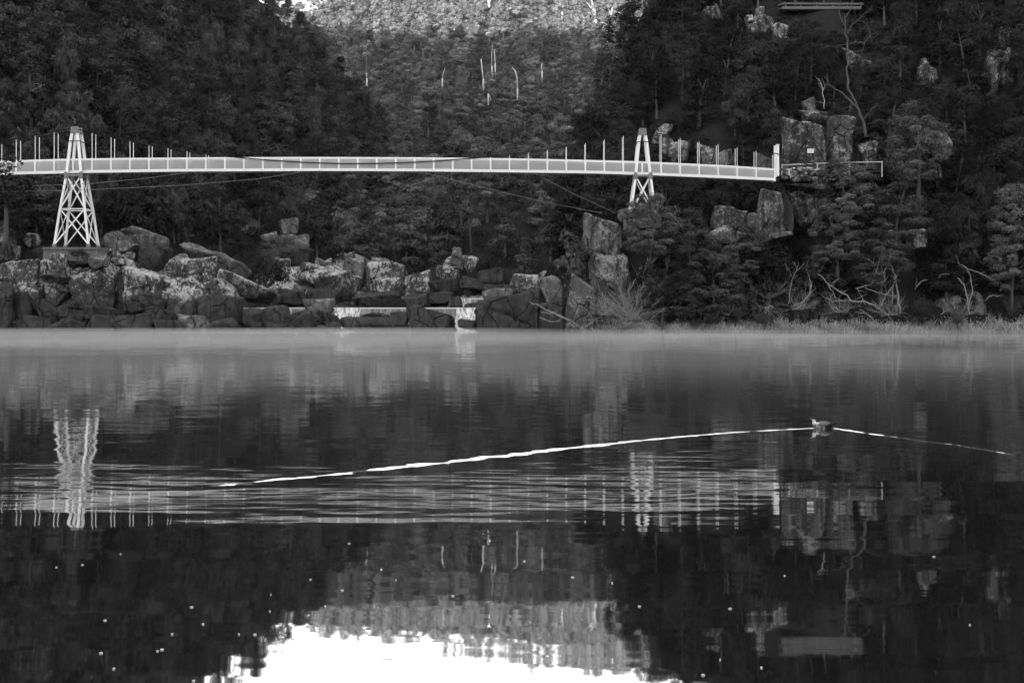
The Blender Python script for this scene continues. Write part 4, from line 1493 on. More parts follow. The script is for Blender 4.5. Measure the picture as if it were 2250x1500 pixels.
def scatter(h, x0, x1, y0, y1, step_m, mix, mat, area, group, hm=(5.5, 8.5), wm=(3.8, 5.8), cap=400, min_py=-45, veto=None):
    """trees over a hillside: rows from the top down so that nearer crowns overlap farther ones"""
    out = []
    got = 0
    tries = 0
    pts = []
    r = random.Random(hash(h) % 1000 if False else len(h) * 13 + int(x0))
    while tries < 9000 and got < cap:
        tries += 1
        px, py = r.uniform(x0, x1), r.uniform(y0, y1)
        foot, yf, g, top = lerp_tab(HILL[h], px)
        if py > foot or py < top:
            continue
        p = hill_pt(h, px, py)
        s = step_m * F_PX / p.y
        if any(abs(px - a) < s and abs(py - b) < s * .62 and ((px - a) / s) ** 2 + ((py - b) / (s * .62)) ** 2 < 1 for a, b in pts):
            continue
        H0, W0 = r.uniform(*hm), r.uniform(*wm)
        k = F_PX / p.y
        for shrink in (1.0, .72, .5, .32):
            H, Wm = H0 * shrink, W0 * (.35 + .65 * shrink)
            bx0, bx1, by0, by1 = px - Wm * k * .42, px + Wm * k * .42, py - H * k, py - .15 * H * k
            bad = False
            for (c0, d0, c1, d1, Yc) in CLEAR:
                if p.y < Yc + 1.5 and bx0 < c1 - 3 and bx1 > c0 + 3 and by0 < d1 - .25 * (d1 - d0) and by1 > d0 + 2:
                    bad = True
                    break
            if not bad:
                break
        if bad or (veto and veto(px, py, by0, p)):
            continue
        pts.append((px, py))
        if by1 < min_py:
            continue
        kind = r.choices([m[0] for m in mix], [m[1] for m in mix])[0] if H > 2.9 else 'bush'
        ar = area(px, (by0 + py) / 2)
        lab = f'{LOOKS[kind]} {ar}'
        place_tree(kind, p + Vector((0, 0, -.3)), H, Wm, mat, lab, f'{LOOKS[kind]}s {ar}', cat='shrub' if kind == 'bush' else 'tree')
        got += 1
    return got, pts


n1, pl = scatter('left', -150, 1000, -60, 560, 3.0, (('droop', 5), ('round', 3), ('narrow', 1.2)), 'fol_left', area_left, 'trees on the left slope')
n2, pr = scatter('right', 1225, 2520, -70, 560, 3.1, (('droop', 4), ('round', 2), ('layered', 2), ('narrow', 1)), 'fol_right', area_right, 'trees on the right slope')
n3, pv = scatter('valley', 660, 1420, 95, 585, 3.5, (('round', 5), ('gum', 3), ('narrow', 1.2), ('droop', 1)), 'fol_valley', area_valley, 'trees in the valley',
                 hm=(5.5, 9), wm=(4.2, 6.6), veto=lambda px, py, top, p: top < 78 and p.y < 480 and False)
print('TREES', n1, n2, n3, 'boulders', n_rock[0])


# far wood, sunlit, and the woods above the frame that the water mirrors: one mass
def wood(name, h, x0, x1, y0, y1, step_m, mat, kinds, hm, wm, seed, n_max, dens=.5, leaf=.36, limit=None):
    r = np.random.default_rng(seed)
    base = []
    for k in kinds:
        V, Fq, tone, e = crown_arrays(k, 200 + seed + len(k), dens, leaf)
        base.append((V, Fq, tone))
    Vs, Fs, Ts, off, pts = [], [], [], 0, []
    t = 0
    while t < 20000 and len(pts) < n_max:
        t += 1
        px, py = r.uniform(x0, x1), r.uniform(y0, y1)
        foot, yf, g, top = lerp_tab(HILL[h], px)
        if py < top or py > foot:
            continue
        p = hill_pt(h, px, py)
        s = step_m * F_PX / p.y
        if any(abs(px - a) < s and abs(py - b) < s * .6 for a, b in pts):
            continue
        if limit and not limit(px, py):
            continue
        pts.append((px, py))
        H, Wm = r.uniform(*hm), r.uniform(*wm)
        V, Fq, tone = base[int(r.integers(len(base)))]
        a = r.uniform(0, 6.28)
        ca, sa = math.cos(a), math.sin(a)
        Vr = V @ np.array([[ca, sa, 0], [-sa, ca, 0], [0, 0, 1]]) * np.array([Wm / 5, Wm / 5, H / 8]) + np.array(p)
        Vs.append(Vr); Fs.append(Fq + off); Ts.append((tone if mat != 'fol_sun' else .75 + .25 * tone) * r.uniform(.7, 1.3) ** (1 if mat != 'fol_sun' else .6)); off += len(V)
    me = np_mesh(name, np.concatenate(Vs), np.concatenate(Fs), False, np.concatenate(Ts))
    o = link(name, me, M[mat])
    return o, len(pts)


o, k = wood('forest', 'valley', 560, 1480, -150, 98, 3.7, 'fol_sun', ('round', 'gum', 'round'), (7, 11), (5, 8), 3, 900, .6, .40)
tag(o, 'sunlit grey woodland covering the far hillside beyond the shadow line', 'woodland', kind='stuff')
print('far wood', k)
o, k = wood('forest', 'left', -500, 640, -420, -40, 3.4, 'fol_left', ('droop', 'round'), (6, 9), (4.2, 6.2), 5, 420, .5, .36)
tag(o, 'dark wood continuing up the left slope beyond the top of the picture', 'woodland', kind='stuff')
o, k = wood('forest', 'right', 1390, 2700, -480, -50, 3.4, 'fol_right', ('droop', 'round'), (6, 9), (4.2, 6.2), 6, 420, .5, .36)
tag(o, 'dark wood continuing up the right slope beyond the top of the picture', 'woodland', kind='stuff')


# undergrowth between the trees
def undergrowth(h, x0, x1, y0, y1, n, seed, label, lo=.5, hi=1.3, mat='under'):
    r = np.random.default_rng(seed)
    A = [[] for _ in range(5)]
    tone = []
    k = 0
    while k < n:
        px, py = r.uniform(x0, x1), r.uniform(y0, y1)
        foot, yf, g, top = lerp_tab(HILL[h], px)
        if py < top or py > foot + 8:
            continue
        p = hill_pt(h, px, py)
        rad = r.uniform(lo, hi) * (1 + max(0, p.y - 200) / 300)
        if any(p.y < Yc + .8 and px + .45 * rad * F_PX / p.y > c0 and px - .45 * rad * F_PX / p.y < c1 and py - .5 * rad * F_PX / p.y < d1 - 10 and py + 4 > d0 for (c0, d0, c1, d1, Yc) in CLEAR):
            k += .2
            continue
        q = clump_leaves(r, (p.x, p.y, p.z + rad * .2), (rad, rad, rad * .7), 55, .27 * (1 + max(0, p.y - 200) / 300), 'leaf')
        for i in range(5):
            A[i].append(q[i])
        tone.append(np.full(55, r.uniform(.6, 1.3)) * r.uniform(.6, 1.4, 55))
        k += 1
    V, Fq = leaf_quads(*[np.concatenate(a) for a in A])
    o = link('undergrowth', np_mesh('undergrowth', V, Fq, False, np.concatenate(tone)), M[mat])
    tag(o, label, 'undergrowth', kind='stuff')


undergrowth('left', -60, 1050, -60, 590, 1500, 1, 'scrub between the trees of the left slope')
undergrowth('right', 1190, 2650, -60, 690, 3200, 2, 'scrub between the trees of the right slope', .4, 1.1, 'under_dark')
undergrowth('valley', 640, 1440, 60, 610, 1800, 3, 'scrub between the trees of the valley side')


# ------------------------------------------------------------------ bare and dead wood
def branch_pts(p, d, L, r, n=6, curl=.25):
    pts = [Vector(p)]
    d = Vector(d).normalized()
    for i in range(n):
        d = (d + Vector((r.uniform(-1, 1), r.uniform(-.6, .6), r.uniform(-1, 1))) * curl).normalized()
        pts.append(pts[-1] + d * L / n)
    return pts, d


def dead_thing(name, label, cat, px, py, Y, stems, spread, L, rad, seed, mat='dead', dirs=None, twigs=3, curl=.22, group=None):
    r = random.Random(seed)
    base = P(px, py, Y)
    mb = MB()
    for s in range(stems):
        if dirs:
            d = Vector(dirs[s % len(dirs)]) + Vector((r.uniform(-1, 1), r.uniform(-1, 1), r.uniform(-1, 1))) * spread * .4
        else:
            d = Vector((r.uniform(-1, 1) * spread, r.uniform(-.6, .6) * spread, r.uniform(.25, 1)))
        l = L * r.uniform(.55, 1.1)
        st = Vector((r.uniform(-.4, .4) * spread, r.uniform(-.3, .3), -.1))
        pts, dl = branch_pts(st, d, l, r, 7, curl)
        rr = rad * r.uniform(.6, 1.2)
        mb.tube(pts, [rr * (1 - .75 * t / 7) for t in range(8)], 5)
        for t in range(twigs):
            i = r.randint(2, 6)
            dd = (pts[i] - pts[i - 1]).normalized() + Vector((r.uniform(-1, 1), r.uniform(-.6, .6), r.uniform(-.5, 1))) * .9
            q, _ = branch_pts(pts[i], dd, l * r.uniform(.2, .5), r, 4, curl)
            mb.tube(q, [rr * .45 * (1 - .7 * u / 4) for u in range(5)], 4)
    o = mb.build(name, M[mat], None, True, base)
    return tag(o, label, cat, group)


def drawn_branch(name, label, cat, lines, mat='dead', group=None):
    thin = .7 if lines[0][0][2] < 140 else 1.0
    """a bare limb given by its course in the photo: lists of (px, py, distance, radius)"""
    o0 = P(*lines[0][0][:3])
    mb = MB()
    jr = random.Random(len(label) * 7 + int(lines[0][0][0]))
    for ln in lines:
        pts = [Vector(P(a, b, c)) - o0 for a, b, c, _ in ln]
        rad = [q[3] * thin for q in ln]
        if thin < 1:                       # crooked course and side twigs
            fp, fr_ = [], []
            for i in range(len(pts) - 1):
                L_ = (pts[i + 1] - pts[i]).length
                for t in (0, .33, .66):
                    j = Vector((jr.uniform(-1, 1), jr.uniform(-1, 1), jr.uniform(-1, 1))) * (.07 * L_ if t else 0)
                    fp.append(pts[i].lerp(pts[i + 1], t) + j)
                    fr_.append((rad[i] * (1 - t) + rad[i + 1] * t) * jr.uniform(.85, 1.15))
                for _ in range(2):
                    d_ = (pts[i + 1] - pts[i]).normalized() + Vector((jr.uniform(-1, 1), jr.uniform(-.6, .6), jr.uniform(-.6, 1)))
                    q_, _d = branch_pts(pts[i].lerp(pts[i + 1], jr.random()), d_, jr.uniform(.25, 1.0), jr, 4, .3)
                    mb.tube(q_, [min(rad[i], .022) * (1 - .2 * k_) for k_ in range(5)], 4)
            pts, rad = fp + [pts[-1]], fr_ + [rad[-1] * .6]
        mb.tube(pts, rad, 6)
    return tag(mb.build(name, M[mat], None, True, o0), label, cat, group)


dead_thing('dead_shrub', 'large fan of pale dead twigs spreading beside the big cracked rock', 'dead shrub', 1385, 700, 120.9, 70, 1.7, 4.4, .019, 3, 'dead_grey', dirs=[(-.9, 0, .9), (-.5, 0, 1), (-.1, 0, 1), (.5, 0, .8), (-1, .1, .5), (.9, 0, .5)], twigs=6, curl=.32)
dead_thing('driftwood_tangle', 'tangle of bleached driftwood lying in the grass under the dead twig fan', 'driftwood', 1385, 712, 120.6, 26, 1.6, 2.8, .03, 8, 'dead', dirs=[(-1, 0, .15), (1, 0, .2), (.8, .2, .5), (-.7, 0, .4)], twigs=3, curl=.4)
drawn_branch('dead_branch', 'tall white forked dead limb rising from the twig fan', 'dead branch', [[(1397, 655, 120.8, .06), (1412, 630, 120.8, .055), (1413, 605, 120.8, .05), (1418, 585, 120.8, .045), (1424, 564, 120.8, .03)],
    [(1418, 586, 120.8, .03), (1432, 578, 120.8, .028), (1444, 566, 120.8, .025)], [(1419, 598, 120.8, .035), (1430, 612, 120.8, .035), (1438, 620, 120.8, .03)]])
drawn_branch('dead_branch', 'short white dead limb left of the tall forked one', 'dead branch', [[(1384, 635, 120.9, .04), (1398, 612, 120.9, .035), (1406, 598, 120.9, .03), (1408, 583, 120.9, .025)]])
drawn_branch('dead_branch', 'white double limb reaching right from the dead twig fan', 'dead branch', [[(1438, 668, 120.4, .05), (1452, 655, 120.4, .05), (1470, 645, 120.4, .045), (1485, 639, 120.4, .035), (1496, 641, 120.4, .025)], [(1452, 655, 120.4, .035), (1472, 650, 120.4, .035), (1492, 644, 120.4, .025)]])
drawn_branch('fallen_branch', 'white fallen branches sprawling down over the cracked rocks to the water', 'fallen branch', [
    [(1162, 662, 119.8, .03), (1190, 674, 119.6, .045), (1222, 690, 119.4, .06), (1250, 702, 119.2, .06), (1272, 716, 119.1, .05)],
    [(1188, 686, 119.7, .03), (1216, 688, 119.5, .045), (1242, 700, 119.3, .05), (1268, 722, 119.1, .04)],
    [(1186, 696, 119.6, .03), (1208, 706, 119.4, .035), (1232, 706, 119.3, .035)], [(1272, 722, 119.1, .05), (1290, 716, 119.1, .04), (1310, 700, 119.5, .03)]])
dead_thing('dead_shrub', 'grey thicket of dead twigs shaped like a broom above the shore shrub', 'dead shrub', 1688, 652, 123.2, 34, .9, 3.4, .018, 15, 'dead_grey', twigs=5)
dead_thing('dead_shrub', 'hanging dead twigs drooping into the grass right of the round shrub', 'dead shrub', 1690, 672, 122.6, 22, 1.3, 2.0, .016, 16, 'dead_grey', dirs=[(-.4, 0, -.6), (.3, 0, -.8), (.8, 0, -.4), (-1, 0, .2)], twigs=4)
for px_, py_, Y_, n_, L_, sd_, lb_ in (
        (1752, 678, 122.4, 26, 2.6, 31, 'fine pale twig tangle at the foot of the curved bare tree'),
        (1850, 684, 122.0, 22, 1.9, 32, 'fine twig tangle under the middle of the fallen trunk'),
        (1958, 690, 122.2, 28, 2.7, 33, 'dense twig tangle at the base of the straight grey trunk'),
        (2112, 690, 122.6, 20, 2.4, 34, 'thin twig tangle around the leaning bare tree'),
        (1600, 690, 121.9, 16, 1.7, 35, 'short dead twigs poking out beside the low round shrub'),
        (1330, 690, 120.6, 30, 2.6, 36, 'thin dead twigs over the rocks left of the big twig fan')):
    dead_thing('dead_shrub', lb_, 'dead shrub', px_, py_, Y_, n_, 1.2, L_, .015, sd_, 'dead_grey', twigs=6, curl=.34)
drawn_branch('dead_tree', 'pale bare tree with a strongly curved stem above the shore rocks', 'dead tree', [
    [(1742, 672, 123.4, .06), (1765, 663, 123.4, .06), (1780, 645, 123.4, .06), (1782, 620, 123.4, .05), (1774, 600, 123.4, .04), (1772, 580, 123.4, .03)],
    [(1732, 668, 123.3, .05), (1736, 640, 123.3, .05), (1740, 615, 123.3, .04), (1750, 595, 123.3, .035), (1766, 580, 123.3, .02)], [(1742, 610, 123.3, .03), (1730, 590, 123.3, .02), (1722, 572, 123.3, .015)], [(1750, 594, 123.3, .025), (1745, 575, 123.3, .018)]], 'dead_grey')
drawn_branch('fallen_log', 'long bleached fallen trunk lying across the right shore rocks', 'fallen trunk', [
    [(1797, 602, 122.4, .035), (1820, 625, 122.4, .05), (1840, 638, 122.4, .06), (1862, 648, 122.4, .07), (1868, 660, 122.4, .07), (1895, 662, 122.4, .08), (1920, 670, 122.4, .08), (1940, 684, 122.4, .06)],
    [(1818, 622, 122.4, .035), (1830, 640, 122.4, .03), (1838, 660, 122.4, .025)], [(1806, 650, 122.3, .03), (1830, 662, 122.3, .045), (1868, 660, 122.4, .05)], [(1826, 626, 122.4, .025), (1836, 616, 122.4, .02)]])
drawn_branch('dead_tree', 'white dead tree with angular crossing limbs behind the fallen trunk', 'dead tree', [
    [(1914, 628, 122.8, .06), (1922, 606, 122.8, .06), (1930, 580, 122.8, .05), (1937, 557, 122.8, .03)], [(1930, 582, 122.8, .035), (1918, 578, 122.8, .03), (1908, 570, 122.8, .02)],
    [(1880, 634, 122.8, .035), (1900, 628, 122.8, .045), (1925, 622, 122.8, .04), (1945, 618, 122.8, .03)], [(1900, 632, 122.8, .04), (1926, 642, 122.8, .04), (1950, 648, 122.8, .035), (1970, 650, 122.8, .025)],
    [(1932, 674, 122.7, .05), (1945, 650, 122.7, .05), (1960, 630, 122.7, .04), (1970, 606, 122.7, .04), (1956, 590, 122.7, .03)], [(1960, 668, 122.7, .04), (1962, 640, 122.7, .04), (1966, 615, 122.7, .03)], [(1884, 634, 122.8, .03), (1895, 655, 122.8, .03), (1902, 670, 122.8, .03)]])
drawn_branch('bare_tree', 'straight grey bare trunk right of the white dead tree', 'tree trunk', [[(1978, 690, 123.2, .12), (1974, 650, 123.2, .11), (1968, 610, 123.2, .09), (1955, 580, 123.2, .07), (1948, 556, 123.2, .05)], [(1946, 630, 123.3, .06), (1942, 600, 123.3, .07), (1952, 578, 123.3, .05)]], 'dead_grey')
drawn_branch('fallen_branch', 'white forked branch fallen into the shore grass below the white dead tree', 'fallen branch', [[(1888, 680, 121.2, .03), (1905, 690, 121.1, .04), (1920, 705, 121.0, .04), (1932, 714, 121.0, .03)], [(1878, 686, 121.2, .02), (1898, 688, 121.1, .03)], [(1893, 700, 121, .02), (1910, 712, 121, .025)], [(1935, 694, 121.1, .03), (1948, 690, 121.1, .03), (1956, 700, 121.1, .02)]])
drawn_branch('dead_tree', 'leaning bare tree with a pale arching limb toward the right edge', 'dead tree', [
    [(2130, 690, 123.6, .09), (2126, 655, 123.6, .08), (2118, 625, 123.6, .07), (2100, 605, 123.6, .06), (2080, 602, 123.6, .04), (2064, 604, 123.6, .025)],
    [(2130, 670, 123.6, .06), (2137, 635, 123.6, .055), (2132, 605, 123.6, .05), (2120, 585, 123.6, .04), (2105, 578, 123.6, .03), (2080, 575, 123.6, .02)], [(2120, 586, 123.6, .035), (2145, 597, 123.5, .045), (2165, 605, 123.4, .05), (2182, 616, 123.4, .05)]], 'dead')
drawn_branch('dead_branch', 'curved pale dead branch low near the right picture edge', 'dead branch', [[(2164, 662, 123.0, .03), (2172, 652, 123.0, .04), (2184, 649, 123.0, .04), (2194, 651, 123.0, .03)]], 'dead')
drawn_branch('fallen_branch', 'short forked stick standing in the grass before the grey rock', 'fallen branch', [[(2066, 692, 121.6, .03), (2076, 684, 121.6, .035), (2085, 678, 121.6, .02)], [(2098, 688, 121.6, .05), (2096, 672, 121.6, .045), (2091, 664, 121.6, .03)]], 'dead_grey')
drawn_branch('dead_branch', 'slanting white broken branch among dark trees near the right edge', 'dead branch', [[(2010, 636, 123.2, .03), (2020, 622, 123.2, .04), (2032, 614, 123.2, .02)]], 'dead')
drawn_branch('floating_log', 'pale log lying at the waterline on the right picture edge', 'log', [[(2226, 711, 120.4, .07), (2240, 709, 120.5, .09), (2262, 708, 120.6, .09)]], 'dead')
drawn_branch('bare_tree', 'large bare grey tree with spreading crooked limbs under the lookout', 'bare tree', [
    [(1902, 302, 131.0, .2), (1898, 270, 131.0, .19), (1886, 240, 131.0, .17), (1868, 222, 131.0, .13), (1845, 200, 131.0, .09), (1812, 184, 131.0, .05)],
    [(1886, 240, 131.0, .14), (1874, 215, 131.0, .14), (1862, 190, 131.2, .14), (1861, 160, 131.4, .13), (1862, 130, 131.6, .12), (1862, 100, 131.8, .11), (1858, 60, 131.8, .09), (1848, 42, 131.8, .07), (1844, 18, 131.8, .05), (1848, -5, 131.8, .03)],
    [(1859, 62, 131.8, .07), (1856, 40, 131.8, .06), (1866, 25, 131.8, .05), (1875, 5, 131.8, .03)], [(1863, 75, 131.8, .07), (1870, 58, 131.8, .06), (1885, 44, 131.8, .05), (1900, 30, 131.8, .04), (1920, 20, 131.8, .025)],
    [(1884, 45, 131.8, .04), (1905, 55, 131.8, .04), (1912, 78, 131.8, .035), (1918, 92, 131.8, .02)], [(1866, 98, 131.8, .07), (1880, 92, 131.8, .06), (1900, 95, 131.8, .05), (1912, 80, 131.8, .04)],
    [(1900, 95, 131.8, .04), (1893, 115, 131.7, .03), (1885, 130, 131.7, .02)], [(1858, 98, 131.8, .05), (1835, 104, 131.8, .04), (1812, 98, 131.8, .02)], [(1899, 262, 131, .06), (1915, 240, 131, .05), (1930, 228, 131, .02)]], 'dead_dark')
drawn_branch('bare_tree', 'thin bare sapling on top of the rock wall with the sign', 'bare tree', [[(1811, 240, 131.4, .06), (1810, 215, 131.4, .055), (1806, 190, 131.4, .05), (1798, 172, 131.4, .03)], [(1808, 200, 131.4, .03), (1814, 185, 131.4, .02)]], 'dead_grey')

# bleached trunks on the valley side, pale gums on the sunlit hill
TR = [
    ([(1062, 174, .3), (1059, 150, .3), (1057, 130, .25)], 300, 'broken-topped bleached trunk standing alone in the valley, the longest one'),
    ([(1137, 195, .3), (1136, 172, .28), (1133, 158, .25), (1125, 148, .15)], 300, 'bleached trunk with a bent top in the valley'),
    ([(1191, 158, .22), (1190, 148, .22), (1191, 138, .15)], 320, 'short bleached stump trunk right of the bent-topped one'),
    ([(1081, 146, .15), (1080, 125, .15), (1082, 98, .1)], 330, 'thin pale dead stem, the left of a pair high in the valley'),
    ([(1088, 140, .22), (1087, 125, .22), (1086, 109, .15)], 331, 'pale dead stem, the right and thicker of a pair high in the valley'),
    ([(806, 172, .2), (805, 160, .18)], 300, 'short white stub of trunk at the edge of the left slope'),
    ([(1073, 206, .12), (1076, 212, .14), (1080, 222, .1)], 280, 'tiny leaning white stick below the longest bleached trunk'),
    ([(972, 172, .15), (974, 160, .14), (978, 150, .1)], 310, 'grey forked dead stem left of the longest bleached trunk'),
]
for ln, Yt, lab in TR:
    drawn_branch('dead_tree', lab, 'dead trunk', [[(a, b, Yt, r_ * .5) for a, b, r_ in ln]] + ([[(ln[0][0], ln[0][1] + 25, Yt, .18), (ln[0][0], ln[0][1], Yt, .18)]]), 'bark_pale')
GT = [
    ([[(1234, 48, .45), (1236, 20, .4), (1238, -12, .35)], [(1229, 90, .35), (1228, 60, .3), (1226, 40, .25)]], 'tall pale gum trunks rising side by side near the middle of the sunlit hill'),
    ([[(1308, 50, .6), (1307, 35, .6), (1300, 18, .35), (1284, 2, .25)], [(1307, 35, .5), (1302, 10, .35), (1298, -8, .25)], [(1307, 30, .3), (1310, 8, .2)]], 'thick pale forked gum on the sunlit hill left of the dark right slope'),
    ([[(1336, 108, .4), (1334, 75, .4), (1330, 50, .35), (1333, 30, .25)], [(1330, 52, .25), (1324, 40, .18)]], 'slender pale gum beside the dark right slope, its foot below the shadow line'),
    ([[(1342, 52, .35), (1344, 25, .3), (1350, -6, .2)], [(1343, 38, .2), (1337, 18, .15)]], 'pale branching gum highest on the right of the sunlit hill'),
    ([[(1075, 15, .4), (1072, -5, .35)], [(1074, 8, .25), (1080, -6, .2)]], 'white forked trunk at the top edge over the valley centre'),
    ([[(1225, 85, .3), (1227, 60, .28), (1228, 30, .22)]], 'single thin white trunk just left of the side-by-side pair'),
    ([[(1282, 62, .3), (1283, 40, .25), (1288, 28, .18)], [(1283, 42, .18), (1278, 30, .14)]], 'small pale forked gum left of the thick forked one'),
    ([[(756, 76, .3), (758, 60, .25)]], 'short pale trunk near the notch beside the left slope'),
    ([[(998, 66, .25), (1000, 42, .2), (1004, 26, .15)]], 'faint thin trunk left of centre on the sunlit hill'),
]
for lines, lab in GT:
    Yt = 462
    drawn_branch('gum_tree', lab, 'gum tree', [[(a, b, float(np.interp(-b, [-110, -48, 20], [440, 466, 512])) - 6, r_ * .9) for a, b, r_ in ln] for ln in lines], 'bark_pale')

# ------------------------------------------------------------------ shore grass
r = np.random.default_rng(44)
n = 32000
px = r.uniform(1265, 2480, n)
Yg = r.uniform(119.6, 125.0, n)
edge = 119.9 + .35 * np.sin(px * .021) + .25 * np.sin(px * .057) + np.clip((1330 - px) * .02, 0, 1.5)
keep = (Yg > edge) & (np.sin(px * .051 + 1.7 * np.sin(px * .017) + Yg * 1.3) > -.8) & (r.random(n) < np.clip(.35 + .65 * (np.sin(px * .013 + 1) * .5 + .5) + .3, 0, 1))
px, Yg, edge = px[keep], Yg[keep], edge[keep]
n = len(px)
X = (px - 1125) / F_PX * Yg
Z = np.array([bank_z(a, b) for a, b in zip(X, Yg)])
Z = np.clip(Z, 0, None) - .05
patch = .5 + .5 * np.sin(px * .051 + 1.7 * np.sin(px * .017) + Yg * 1.3)
h = r.uniform(.25, 1.0, n) * (.45 + .7 * patch * (.6 + .4 * np.sin(px * .31))) * np.clip((Yg - edge) * .6 + .35, .35, 1)
a = r.uniform(0, 6.28, n)
lean = np.stack([np.cos(a), np.sin(a), np.zeros(n)], 1) * (h * r.uniform(.1, .6, n))[:, None]
b0 = np.stack([X, Yg, Z], 1)
w = np.stack([np.cos(a + 1.57), np.sin(a + 1.57) * .4, np.zeros(n)], 1) * r.uniform(.012, .03, n)[:, None]
V = np.stack([b0 - w, b0 + w, b0 + lean * .5 + np.array([0, 0, 1]) * (h * .65)[:, None] + w * .8, b0 + lean + np.array([0, 0, 1]) * h[:, None]], 1).reshape(-1, 3)
tone = r.uniform(.4, 1.5, n) * (.45 + .7 * patch)
o = link('grass', np_mesh('grass', V, np.arange(len(V)).reshape(-1, 4), False, tone), M['grass'])
tag(o, 'pale rough grass and weeds along the right waterline', 'grass', kind='stuff')
# leafy weeds and seed heads in the grass
m = 26000
sel = r.integers(0, n, m)
C = b0[sel] + np.stack([r.normal(size=m) * .16, r.normal(size=m) * .16, (h[sel] + .25 * np.sin(px[sel] * .23) * np.sin(px[sel] * .071 + Yg[sel])) * r.uniform(.25, 1.35, m)], 1)
N_ = unit(r.normal(size=(m, 3)) + np.array([0, -.3, .6]))
T_ = unit(np.cross(N_, r.normal(size=(m, 3))))
V, Fq = leaf_quads(C, N_, T_, r.uniform(.06, .19, m), r.uniform(.03, .09, m))
o = link('weeds', np_mesh('weeds', V, Fq, False, r.uniform(.5, 1.7, m)), M['grass'])
tag(o, 'small leafy weeds with pale seed heads mixed into the shore grass', 'weeds', kind='stuff')

# ------------------------------------------------------------------ the duck and what floats on the water
def duck_mat():
    m, nt, out = new_mat('duck_plumage')
    tc = nd(nt, "ShaderNodeTexCoord")
    s = nd(nt, "ShaderNodeSeparateXYZ")
    nt.links.new(tc.outputs['Object'], s.inputs[0])
    x, z = s.outputs[0], s.outputs[2]
    n = noise_n(nt, tc.outputs['Object'], 38, 2, .5)
    mott = math_n(nt, 'MULTIPLY_ADD', smooth_n(nt, n, .42, .56), .38, .05)
    rear = smooth_n(nt, x, .01, .07)
    body = math_n(nt, 'MULTIPLY', mott, math_n(nt, 'MULTIPLY_ADD', rear, -.96, 1.0))
    body = math_n(nt, 'ADD', body, .012)
    neck = math_n(nt, 'MULTIPLY', smooth_n(nt, z, .075, .105), smooth_n(nt, x, -.06, -.10))
    v = math_n(nt, 'ADD', math_n(nt, 'MULTIPLY', body, math_n(nt, 'SUBTRACT', 1.0, neck)), math_n(nt, 'MULTIPLY', neck, .75))
    cap = math_n(nt, 'MULTIPLY', smooth_n(nt, math_n(nt, 'MULTIPLY_ADD', x, .35, z), .100, .112), smooth_n(nt, x, -.128, -.142))
    v = math_n(nt, 'MULTIPLY', v, math_n(nt, 'MULTIPLY_ADD', cap, -.93, 1.0))
    principled(nt, out, v, .7, .06)
    return m


M['duck'] = duck_mat()
M['duck_dark'] = plain_mat('duck_dark_feathers', .012, .5, 30, .8, .05)
M['duck_wing'] = plain_mat('duck_wing_feathers', .17, .6, 26, .7, .08, stretch=(.5, 2, 2))
M['bill'] = plain_mat('duck_bill', .07, .3, 20, .5, .1)


def ring_loft(name, rings, n=16):
    """rings: (centre, axis1, axis2) ellipses"""
    V, Fq = [], []
    for c, a, b in rings:
        for k in range(n):
            t = 2 * math.pi * k / n
            V.append(Vector(c) + Vector(a) * math.cos(t) + Vector(b) * math.sin(t))
    for i in range(len(rings) - 1):
        for k in range(n):
            Fq.append((i * n + k, i * n + (k + 1) % n, (i + 1) * n + (k + 1) % n, (i + 1) * n + k))
    mb = MB()
    mb.add(V, Fq + [tuple(range(n - 1, -1, -1)), tuple((len(rings) - 1) * n + k for k in range(n))])
    return mb.mesh(name, True)


duck = empty('duck', (DUCK[0], DUCK[1], 0))
tag(duck, 'dark-capped pale-necked duck swimming left at the head of a bright wake', 'duck')
spine = [  # x, z, half width, half height, direction of the section (angle of the spine)
    (.222, .085, .012, .008, 0), (.19, .07, .035, .022, 0), (.14, .052, .066, .05, 0), (.07, .042, .084, .07, 0), (0, .04, .09, .078, 0), (-.07, .04, .085, .075, 0),
    (-.125, .048, .066, .062, 15), (-.150, .075, .046, .044, 50), (-.158, .105, .034, .034, 80), (-.160, .135, .029, .029, 85), (-.164, .160, .029, .030, 80), (-.172, .182, .031, .033, 45), (-.190, .190, .030, .030, 10), (-.210, .186, .022, .021, -10), (-.222, .181, .014, .013, -15)]
rings = []
for x, z, hw, hh, ang in spine:
    q = R(ang)
    rings.append(((x, 0, z), (0, hw, 0), (math.sin(q) * hh, 0, math.cos(q) * hh)))
me = ring_loft('body', rings, 18)
link('body', me, M['duck'], duck)
me = ring_loft('bill', [((-.216, 0, .182), (0, .012, 0), (.003, 0, .011)), ((-.24, 0, .175), (0, .011, 0), (0.002, 0, .008)), ((-.268, 0, .166), (0, .013, 0), (.001, 0, .005)), ((-.282, 0, .161), (0, .009, 0), (.001, 0, .003))], 10)
link('bill', me, M['bill'], duck)
for sy in (-1, 1):
    mb = MB(); mb.tube([(-.196, sy * .026, .192), (-.196, sy * .030, .192)], [.005, .004], 8); mb.build('eye', M['cable'], duck)
    me = ring_loft('wing', [((-.085, sy * .075, .07), (0, .012, 0), (0, 0, .012)), ((-.04, sy * .085, .085), (0, .018, 0), (0, -sy * .01, .038)), ((.04, sy * .078, .092), (0, .018, 0), (0, -sy * .014, .04)), ((.08, sy * .066, .095), (0, .014, 0), (0, -sy * .01, .026)), ((.125, sy * .045, .1), (0, .006, 0), (0, 0, .008))], 12)
    link('wing', me, M['duck_wing'], duck)
me = ring_loft('tail', [((.17, 0, .07), (0, .04, 0), (0, 0, .02)), ((.215, 0, .088), (0, .036, 0), (0, 0, .01)), ((.252, 0, .112), (0, .018, 0), (0, 0, .004))], 10)
link('tail', me, M['duck_dark'], duck)
